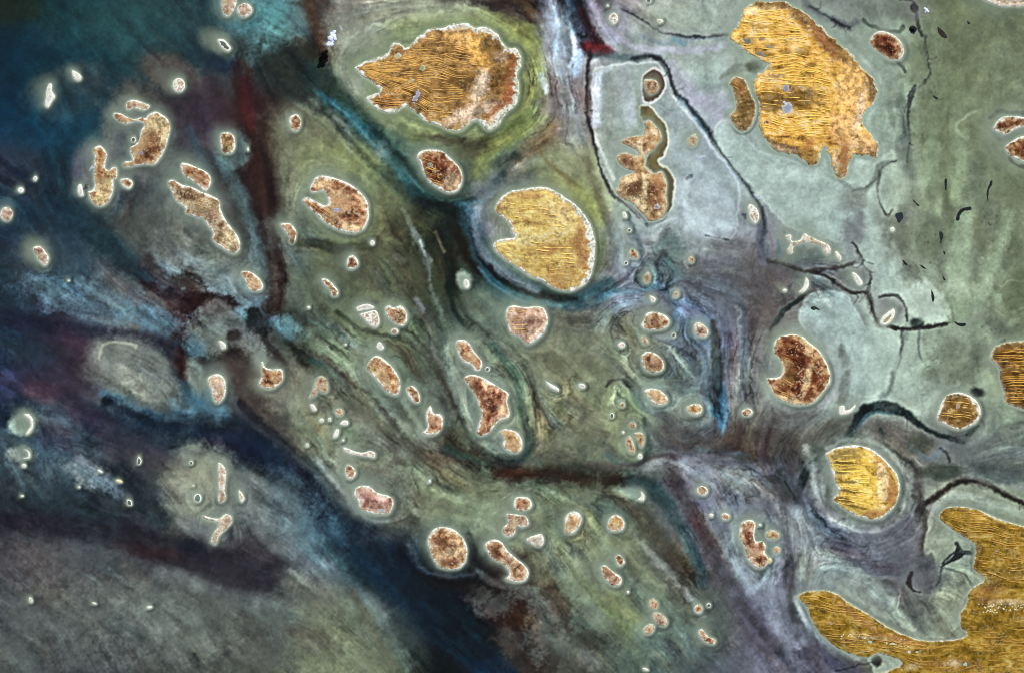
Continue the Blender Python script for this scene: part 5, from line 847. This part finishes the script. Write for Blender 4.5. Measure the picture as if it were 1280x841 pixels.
    Zl = Zs + .22 * sstep(-.1, .8, dl) - .1 + rel * sstep(0, 9, dl) * .8 + (.75 * (n_m - .5) + .45 * (n_f - .5)) * sstep(0, 2, dl) + .9 * (n_b - .5) * sstep(2, 10, dl)
    Zl = np.maximum(Zl, np.where(dl > .5, Zs + .08, -9))
    pal = PAL[kind]
    if kind in ('dunebrown', 'dunepale', 'duneyellow', 'dunebright', 'gold', 'brownish', 'olive'):
        st = vn(X * .26 + 3 * vn(X, Y, 30, 4), Y + 12 * vn(X, Y, 30, 6) + 2 * vn(X, Y, 9, 3), 2.3, 10)
        st2 = vn(X * .16 + 3 * vn(X, Y, 30, 4), Y + 12 * vn(X, Y, 30, 6), 5.6, 12)
        t = .46 + (.75 if kind == 'duneyellow' else .5) * (st - .5) * (.4 + 1.2 * n_b) + .40 * (st2 - .5) + .9 * (n_m - .5) + .6 * (n_b - .5) + .3 * (n_f - .5)
        if kind == 'duneyellow': t = t + .14
    else: t = .64 - .30 * sstep(1, max(3., size * .24), dl) + 1.45 * (n_m - .5) + .24 * (n_f - .5) + .8 * (n_b - .5)
    lc = ramp(pal, t)
    for key, cc in (('olive', '6a5634'), ('rusty', 'a06a44'), ('cream', 'dcc89c'), ('dark', None)):
        for p in o.get(key, []):
            c1 = lin(p[6]) if len(p) > 6 else (lin(cc) if cc else (pal[0] * 1.1 if kind not in ('duneyellow', 'dunebright') else lin('54401e')))
            tex = (.62 + .76 * (fbm(X, Y, 3, 5, 3) if key != 'cream' else n_f))[..., None]
            if key == 'olive': tex = tex * (.55 + 1.0 * vn(X, Y, 2.2, 20) * vn(X, Y, 5, 21) * 1.6)[..., None] + .9 * sstep(.6, .75, vn(X, Y, 1.8, 22))[..., None] * sstep(.4, .6, n_b)[..., None]
            if key == 'cream': tex = tex * (.7 + .9 * sstep(.35, .6, n_m))[..., None]
            lc = lc + (c1 * tex - lc) * patch(X, Y, p)
    dune_ = kind in ('dunebrown', 'dunepale', 'duneyellow', 'dunebright', 'gold', 'brownish', 'olive')
    bw = vn(np.maximum(dl, 0) * 1.0 + 7 * vn(X, Y, 16, 9), X * .05 + Y * .04, 2.1, 5)     # strand lines left parallel to the shore
    lc = lc * (1 + (.10 + .34 * sstep(11, 5, dl) if dune_ else .34) * (bw - .5) * 2 * sstep(.5, 2.5, dl))[..., None]
    tr = np.random.RandomState(int(cx * 7 + cy * 13) % 99991)
    if size > 11 and not dune_ and 'dark' not in o and kind != 'dark':                # clay hollow and sandy crown of each island
        for k_ in range(3 if size > 18 else 2):
            a0, q0 = tr.rand() * 6.28, tr.rand() * .45; pp = (cx + math.cos(a0) * q0 * (x1 - x0) / 2, cy + math.sin(a0) * q0 * (y1 - y0) / 2, size * (.14 + .2 * tr.rand()), size * (.08 + .12 * tr.rand()), tr.rand() * 180, .55)
            lc = lc + ((pal[0] * 1.15, lin('d8c49a'), pal[2])[k_ % 3] * (.7 + .6 * n_f)[..., None] - lc) * patch(X, Y, pp)
    lc = lc * (1 + (np.array([.10, .07, .10]) * (tr.rand(3) - .5) * 2 + .16 * (tr.rand() - .5)).astype(np.float32))
    # flecks of salt, clay spots, a paler worn edge
    f1 = sstep(.66, .78, vn(X, Y, 1.6, 15) * .6 + .4 * vn(X, Y, 9, 16))[..., None]; lc = lc + (lin('e4d6b4') - lc) * f1 * (.5 if not dune_ else .22)
    f2 = sstep(.70, .8, vn(X, Y, 2.3, 19) * .6 + .4 * vn(X, Y, 11, 21))[..., None]; lc = lc * (1 - .4 * f2)
    ed = (np.exp(-np.maximum(dl, 0) / 1.9) * np.clip(.2 + 1.3 * n_m, 0, 1))[..., None] * (.7 if size > 9 else .4) * (.3 if kind in ('duneyellow', 'gold') else 1); lc = lc + (lin('d8b88c' if kind not in ('duneyellow', 'dunebright', 'gold') else 'c4a86c') - lc) * ed
    lc = lc @ np.array([.3, .59, .11], np.float32)[:, None] * .0 + lc
    gridmesh('soil', X, Y, Zl, dl, h, lc, M_SAND, root, cx, cy)
    def zat(x, y):
        i = np.clip(((np.asarray(x) - x0) / h).astype(int), 0, X.shape[1] - 1); j = np.clip(((np.asarray(y) - y0) / h).astype(int), 0, X.shape[0] - 1)
        return Zl[j, i], dl[j, i]
    # ---- dune ridges, one mesh each
    runs = []
    for z_, D in enumerate(o.get('dunes', [])):
        Q = np.array(D['zone'], float); qx0, qy0 = Q.min(0); qx1, qy1 = Q.max(0); sp = D['sp']
        yy = qy0 - 10; ln = 0
        while yy < qy1 + 14:
            yy += sp * 1.22 * (.6 + .8 * rng.rand()); ln += 1
            xx = np.arange(qx0, qx1, 1.1); off = D['amp'] * 2.6 * (vn(xx, np.full_like(xx, yy), 30, 2 + z_) - .5) + 1.5 * (vn(xx, np.full_like(xx, yy * 3), 9, 7) - .5) + .5 * (vn(xx, np.full_like(xx, yy * 9), 3.5, 11) - .5)
            py = yy + D['slope'] * (xx - .5 * (qx0 + qx1)) + off
            if 'fan' in D:
                fx, fy, fl, fm = D['fan']; k = sstep(0, 1, (xx - fx) / (fl - fx) * 1.0); k = fm + (1 - fm) * k ** .7; py = fy + (py - fy) * k + (xx - fx) * .10 * (1 - k)
            zz, di = zat(xx, py); pr = vn(xx * .35, np.full_like(xx, yy * 2.3), 6, 13 + z_)
            ok = (di > .9) & (sdf(xx.astype(np.float32), py.astype(np.float32), Q) > 0) & (pr > D['pres'])
            for p in o.get('pools', []): ok &= ((xx - p[0]) / (p[2] + 1)) ** 2 + ((py - p[1]) / (p[3] + 1)) ** 2 > 1
            for p in o.get('dark', []) + o.get('olive', []): ok &= (((xx - p[0]) / p[2]) ** 2 + ((py - p[1]) / p[3]) ** 2 > .85) | (pr > .62)
            st_ = None
            for i in range(len(xx) + 1):
                if i < len(xx) and ok[i]:
                    if st_ is None: st_ = i
                elif st_ is not None:
                    if i - st_ >= 7: runs.append((xx[st_:i], py[st_:i], zz[st_:i], D))
                    st_ = None
    runs.sort(key=lambda r: -len(r[0]))
    def ridge(r):
        x, y, z, D = r; n = len(x); tt = np.linspace(0, 1, n); tp = np.minimum(1, np.minimum(tt, 1 - tt) * n / 4 + .15) * (.35 + 1.1 * vn(x, y, 6, 17)); wd = D.get('wd', 1.15) * tp * .85
        z = np.convolve(np.pad(z, 2, mode='edge'), np.ones(5) / 5, 'valid'); hh = D['h'] * tp
        V = np.concatenate([np.stack([x, y - wd, z - .35], 1), np.stack([x, y - wd * .25, z + hh], 1), np.stack([x, y + wd * .15, z + hh], 1), np.stack([x, y + wd * .8, z - .35], 1)]); a = np.arange(n - 1)
        F = np.concatenate([np.stack([a + k * n, a + 1 + k * n, a + 1 + (k + 1) * n, a + (k + 1) * n], 1) for k in range(3)])
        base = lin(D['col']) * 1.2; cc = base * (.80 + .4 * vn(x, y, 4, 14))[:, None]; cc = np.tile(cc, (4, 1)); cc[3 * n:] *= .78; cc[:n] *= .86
        return V, F, cc
    for r in runs[:99]:
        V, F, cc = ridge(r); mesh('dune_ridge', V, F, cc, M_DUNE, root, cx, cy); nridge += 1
    if len(runs) > 99:
        Vs, Fs, Cs, b = [], [], [], 0
        for r in runs[99:]: V, F, cc = ridge(r); Vs.append(V); Fs.append(F + b); Cs.append(cc); b += len(V)
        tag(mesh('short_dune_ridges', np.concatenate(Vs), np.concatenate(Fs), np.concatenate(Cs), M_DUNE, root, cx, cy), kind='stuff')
    # ---- salt pans and ponds
    pools = list(o.get('pools', []))
    for (px, py, sx, sy, n) in o.get('specks', []):
        for k in range(n):
            pools.append((px + (rng.rand() - .5) * 2 * sx, py + (rng.rand() - .5) * 2 * sy, .55 + .6 * rng.rand(), .4 + .4 * rng.rand(), 0, ('f4ecc8', 'e8f0d8', 'f8f0d0')[k % 3]))
    for (px, py, rx, ry, rot, pcx) in pools[:99]:
        m_ = 2; hh = max(.22, min(rx, ry) / 7); PX, PY = np.meshgrid(np.arange(px - max(rx, ry) - m_, px + max(rx, ry) + m_, hh), np.arange(py - max(rx, ry) - m_, py + max(rx, ry) + m_, hh))
        r = math.radians(rot); a_, b_ = PX - px, PY - py
        q = np.sqrt(((a_ * math.cos(r) + b_ * math.sin(r)) / rx) ** 2 + ((b_ * math.cos(r) - a_ * math.sin(r)) / ry) ** 2)
        dd = (1 - q + (fbm(PX, PY, max(2, rx * .8), 6, 3) - .5) * 1.5) * min(rx, ry)
        zz, _ = zat(PX, PY); z0 = float(np.max(zz[dd > 0])) if (dd > 0).any() else 1
        c1 = lin(pcx)[None, None] * np.ones(PX.shape + (1,)); big = rx > 1.8
        if big: e = np.exp(-np.maximum(dd, 0) / .9)[..., None]; c1 = c1 * .7 + (np.minimum(c1 * 1.5, .8) - c1 * .7) * e * np.clip(.3 + 1.4 * fbm(PX, PY, 2.5, 4, 2), 0, 1)[..., None]
        gridmesh('salt_pan', PX, PY, np.full(PX.shape, z0 * .5 + np.clip(zz, 0, 9) * .5) + .12 * np.clip(dd, 0, 1), dd, hh, c1, M_SALT, root, cx, cy)
for o_ in ISL: build(o_)
print('ridges', nridge, 'islands', len(ISL))
# ---------------------------------------------------------------- black brine pools of the eastern flats, plus one painted cloud shadow
def pool(label, P, col='141a18', closed=True, w=None):
    P = np.array(P, float)
    x0, y0 = P.min(0) - 4; x1, y1 = P.max(0) + 4; h = .3
    X, Y = np.meshgrid(np.arange(x0, x1, h), np.arange(y0, y1, h))
    if closed: d = sdf(X, Y, crc(P, 4))
    else:
        Q = cro(P, 4); d = np.full(X.shape, 1e9)
        for i in range(len(Q) - 1):
            e = Q[i + 1] - Q[i]; t = np.clip(((X - Q[i][0]) * e[0] + (Y - Q[i][1]) * e[1]) / (e @ e + 1e-9), 0, 1); d = np.minimum(d, np.hypot(X - Q[i][0] - e[0] * t, Y - Q[i][1] - e[1] * t))
        d = w - d
    d = d + (fbm(X, Y, 3, 4, 3) - .5) * 1.3
    c = lin(col) * (.8 + .5 * fbm(X, Y, 4, 9, 2))[..., None]
    cx, cy = P.mean(0)
    o = gridmesh('brine_pool_or_shadow', X, Y, np.full(X.shape, .03) + .05 * np.clip(d, 0, 1), d, h, c, M_POOL, None, cx, cy)
    if o: tag(o, label, 'pool', 'black brine pools on the eastern flats')
M_POOL = material('black_brine_or_shadow', rough=.35, spec=.4, grain=.1, gscale=.6)
pool('thick black hooked pool, largest on the smooth eastern flats', [(1197,274),(1199,267),(1205,262),(1212,261)], closed=False, w=2.2)
pool('black comma pool with a long tail right of the hooked pool', [(1237,229),(1240,226),(1240,231),(1236,238),(1235,250),(1233,243)])
pool('thin upright black pool below the northern flats', [(1181,224),(1184,226),(1183,238),(1181,236)])
pool('black droplet pool southwest of the thick hooked pool', [(1174,290),(1179,292),(1178,299),(1176,306),(1175,298)], '1c2a1e')
pool('slanting black leaf pool near the top, east of the thin creek', [(1172,34),(1180,40),(1184,48),(1178,47),(1173,41)], '241f1a')
pool('tiny black pool high on the northeastern flats', [(1209,27),(1212,28),(1213,31),(1210,30)])
pool('slanted black dash pool west of the thin upright pool', [(1140,249),(1144,252),(1149,257),(1146,257)])
pool('small dark blue pool where the creek ends, east', [(1119,268),(1127,266),(1129,272),(1124,279),(1121,275)], '202a36')
pool('thin black curl pool at the edge of the pale lobe', [(1164,362),(1167,368),(1168,374),(1166,378),(1164,370)])
pool('black curl pool at the foot of a thin line, lower east', [(1193,402),(1199,404),(1206,404),(1207,407),(1201,408),(1196,406)])
pool('thin black slash pool near the middle of the eastern flats', [(1149,331),(1154,333),(1158,337),(1153,335)])
pool('short black squiggle pool west of the thin slash pool', [(1127,324),(1131,327),(1135,332),(1131,331)])
pool('small hooked black pool above the pale tongue', [(1235,278),(1238,281),(1241,283),(1237,282)])
pool('tiny black pool in the sponge ground below the droplet pool', [(1179,314),(1182,317),(1180,319)])
pool('small black zigzag pool above the pale southern lobe', [(1177,340),(1179,345),(1182,350),(1179,349)])
pool('black round painted cloud shadow beside the northern creek', E(1141, 37, 5, 4.4, 10), '100d0a')  # no pool: the bluish cloud's cast shadow, painted as a black sheet
pool('small black pool at the end of the creek tributary', [(1166,120),(1170,121),(1173,124),(1169,124)])
pool('small dark pool above the white crescent at the green creek', [(1013,385),(1018,383),(1025,388),(1020,387),(1016,388)], '26302a')
# ---------------------------------------------------------------- a few small clouds with their real shadows
mc = bpy.data.materials.new('cloud'); mc.use_nodes = True
pb = mc.node_tree.nodes['Principled BSDF']; pb.inputs['Roughness'].default_value = 1; pb.inputs['Specular IOR Level'].default_value = 0
nn = mc.node_tree.nodes.new('ShaderNodeTexNoise'); nn.inputs['Scale'].default_value = .35
cr = mc.node_tree.nodes.new('ShaderNodeValToRGB'); cr.color_ramp.elements[0].color = (.62, .74, .93, 1); cr.color_ramp.elements[1].color = (.86, .9, .97, 1)
mc.node_tree.links.new(nn.outputs['Fac'], cr.inputs['Fac']); mc.node_tree.links.new(cr.outputs['Color'], pb.inputs['Base Color'])
mthin = mc.copy(); mthin.name = 'thin_cloud'; mthin.node_tree.nodes['Principled BSDF'].inputs['Alpha'].default_value = .38
def puff(cx, cy, cz, r, seed, m=18, n=11):
    V = []; F = []; th = np.linspace(0, 2 * math.pi, m, endpoint=False)
    for i in range(n + 1):
        ph = math.pi * i / n
        for t in th:
            v = np.array([math.sin(ph) * math.cos(t), math.sin(ph) * math.sin(t), math.cos(ph) * .6])
            k = r * (1 + .9 * float(fbm(np.array([v[0] * 2 + seed]), np.array([v[1] * 2 + v[2] * 3 + seed]), .9, 3, 3)[0] - .5))
            V.append((cx + v[0] * k, cy + v[1] * k, cz + v[2] * k))
    for i in range(n):
        for j in range(m): F.append((i * m + j, i * m + (j + 1) % m, (i + 1) * m + (j + 1) % m, (i + 1) * m + j))
    return V, F
def cloud(label, cx, cy, z, puffs, m=None):
    V, F = [], []
    for k, (x, y, r) in enumerate(puffs):
        v, f = puff(cx + x, cy + y, z + (k % 3) * .8, r, k * 1.7 + cx); b = len(V); V += v; F += [tuple(q + b for q in g) for g in f]
    tag(mesh('cloud', V, F, None, m or mc, None, cx, cy), label, 'cloud', 'small clouds drifting over the lake')
cloud('bright white cloud above its own black shadow, northwest of the leaf shaped dune island', 417, 52, 24, [(0,-5,3.6),(2,-2,3.4),(-2,0,3.6),(1,3,3.4),(-3,5,3.2),(-5,8,2.6),(3,-8,2.4),(-1,7,3),(4,1,2.2)])
cloud('tiny faint cloud puff just northeast of the bright white cloud', 428, 39, 24, [(0,0,1.7),(1.5,2,1.3),(-1,-2,1)], mthin)
cloud('small bluish white cloud near the top beside the northern creek', 1153, 17, 24, [(0,0,2.2),(-2,-2,1.5),(2,2,1.4),(-1,2,1.5)])
cloud('pale blue cloud over the creek northwest of the small cream islet', 943, 248, 24, [(0,0,2.4),(-2,-2,1.8),(2,2,1.8),(1,-1,1.6)], mthin)
cloud('faint lilac cloud over the pale grey lagoon', 875, 199, 24, [(0,0,2.6),(3,-1,2),(-3,1,2)], mthin)
cloud('small lilac cloud over the south end of the joined tan islands', 821, 259, 24, [(0,0,1.8),(1,2,1.6),(-1,-1,1.6)], mthin)
cloud('small violet cloud over the tall brown island, west', 120, 211, 24, [(0,0,1.8),(-1.5,2,1.4),(1.5,1.5,1.3),(-3,4,1.2)], mthin)
# ---------------------------------------------------------------- light
EL, AZ = math.radians(44), math.atan2(.5, .87)               # sun to the north north east
sd = np.array([math.sin(AZ) * math.cos(EL), math.cos(AZ) * math.cos(EL), math.sin(EL)])
L = bpy.data.lights.new('sun', 'SUN'); L.energy = 4.0; L.angle = math.radians(.53); L.color = (1, .965, .91)
Lo = bpy.data.objects.new('sun', L); C.objects.link(Lo); Lo.location = (300, 500, 600)
from mathutils import Vector
Lo.rotation_euler = Vector((-sd[0], -sd[1], -sd[2])).to_track_quat('-Z', 'Y').to_euler()
w = bpy.data.worlds.new('World'); SC.world = w; w.use_nodes = True
sk = w.node_tree.nodes.new('ShaderNodeTexSky'); sk.sky_type = 'NISHITA'; sk.sun_disc = False; sk.sun_elevation = EL; sk.sun_rotation = AZ
bg = w.node_tree.nodes['Background']; bg.inputs['Strength'].default_value = .05
w.node_tree.links.new(sk.outputs['Color'], bg.inputs['Color'])
# ---------------------------------------------------------------- the satellite's eye
cam = bpy.data.cameras.new('camera'); co = bpy.data.objects.new('camera', cam); C.objects.link(co)
H = 2600.; co.location = (0, 0, H); cam.sensor_width = 36; cam.lens = 36 * H / 1280.; cam.clip_start = 1; cam.clip_end = 60000
SC.camera = co
SC.view_settings.view_transform = 'Standard'; SC.view_settings.look = 'None'; SC.view_settings.gamma = 1; SC.view_settings.use_curve_mapping = False
SC.view_settings.exposure = 0.0
SC.cycles.filter_width = 1.1
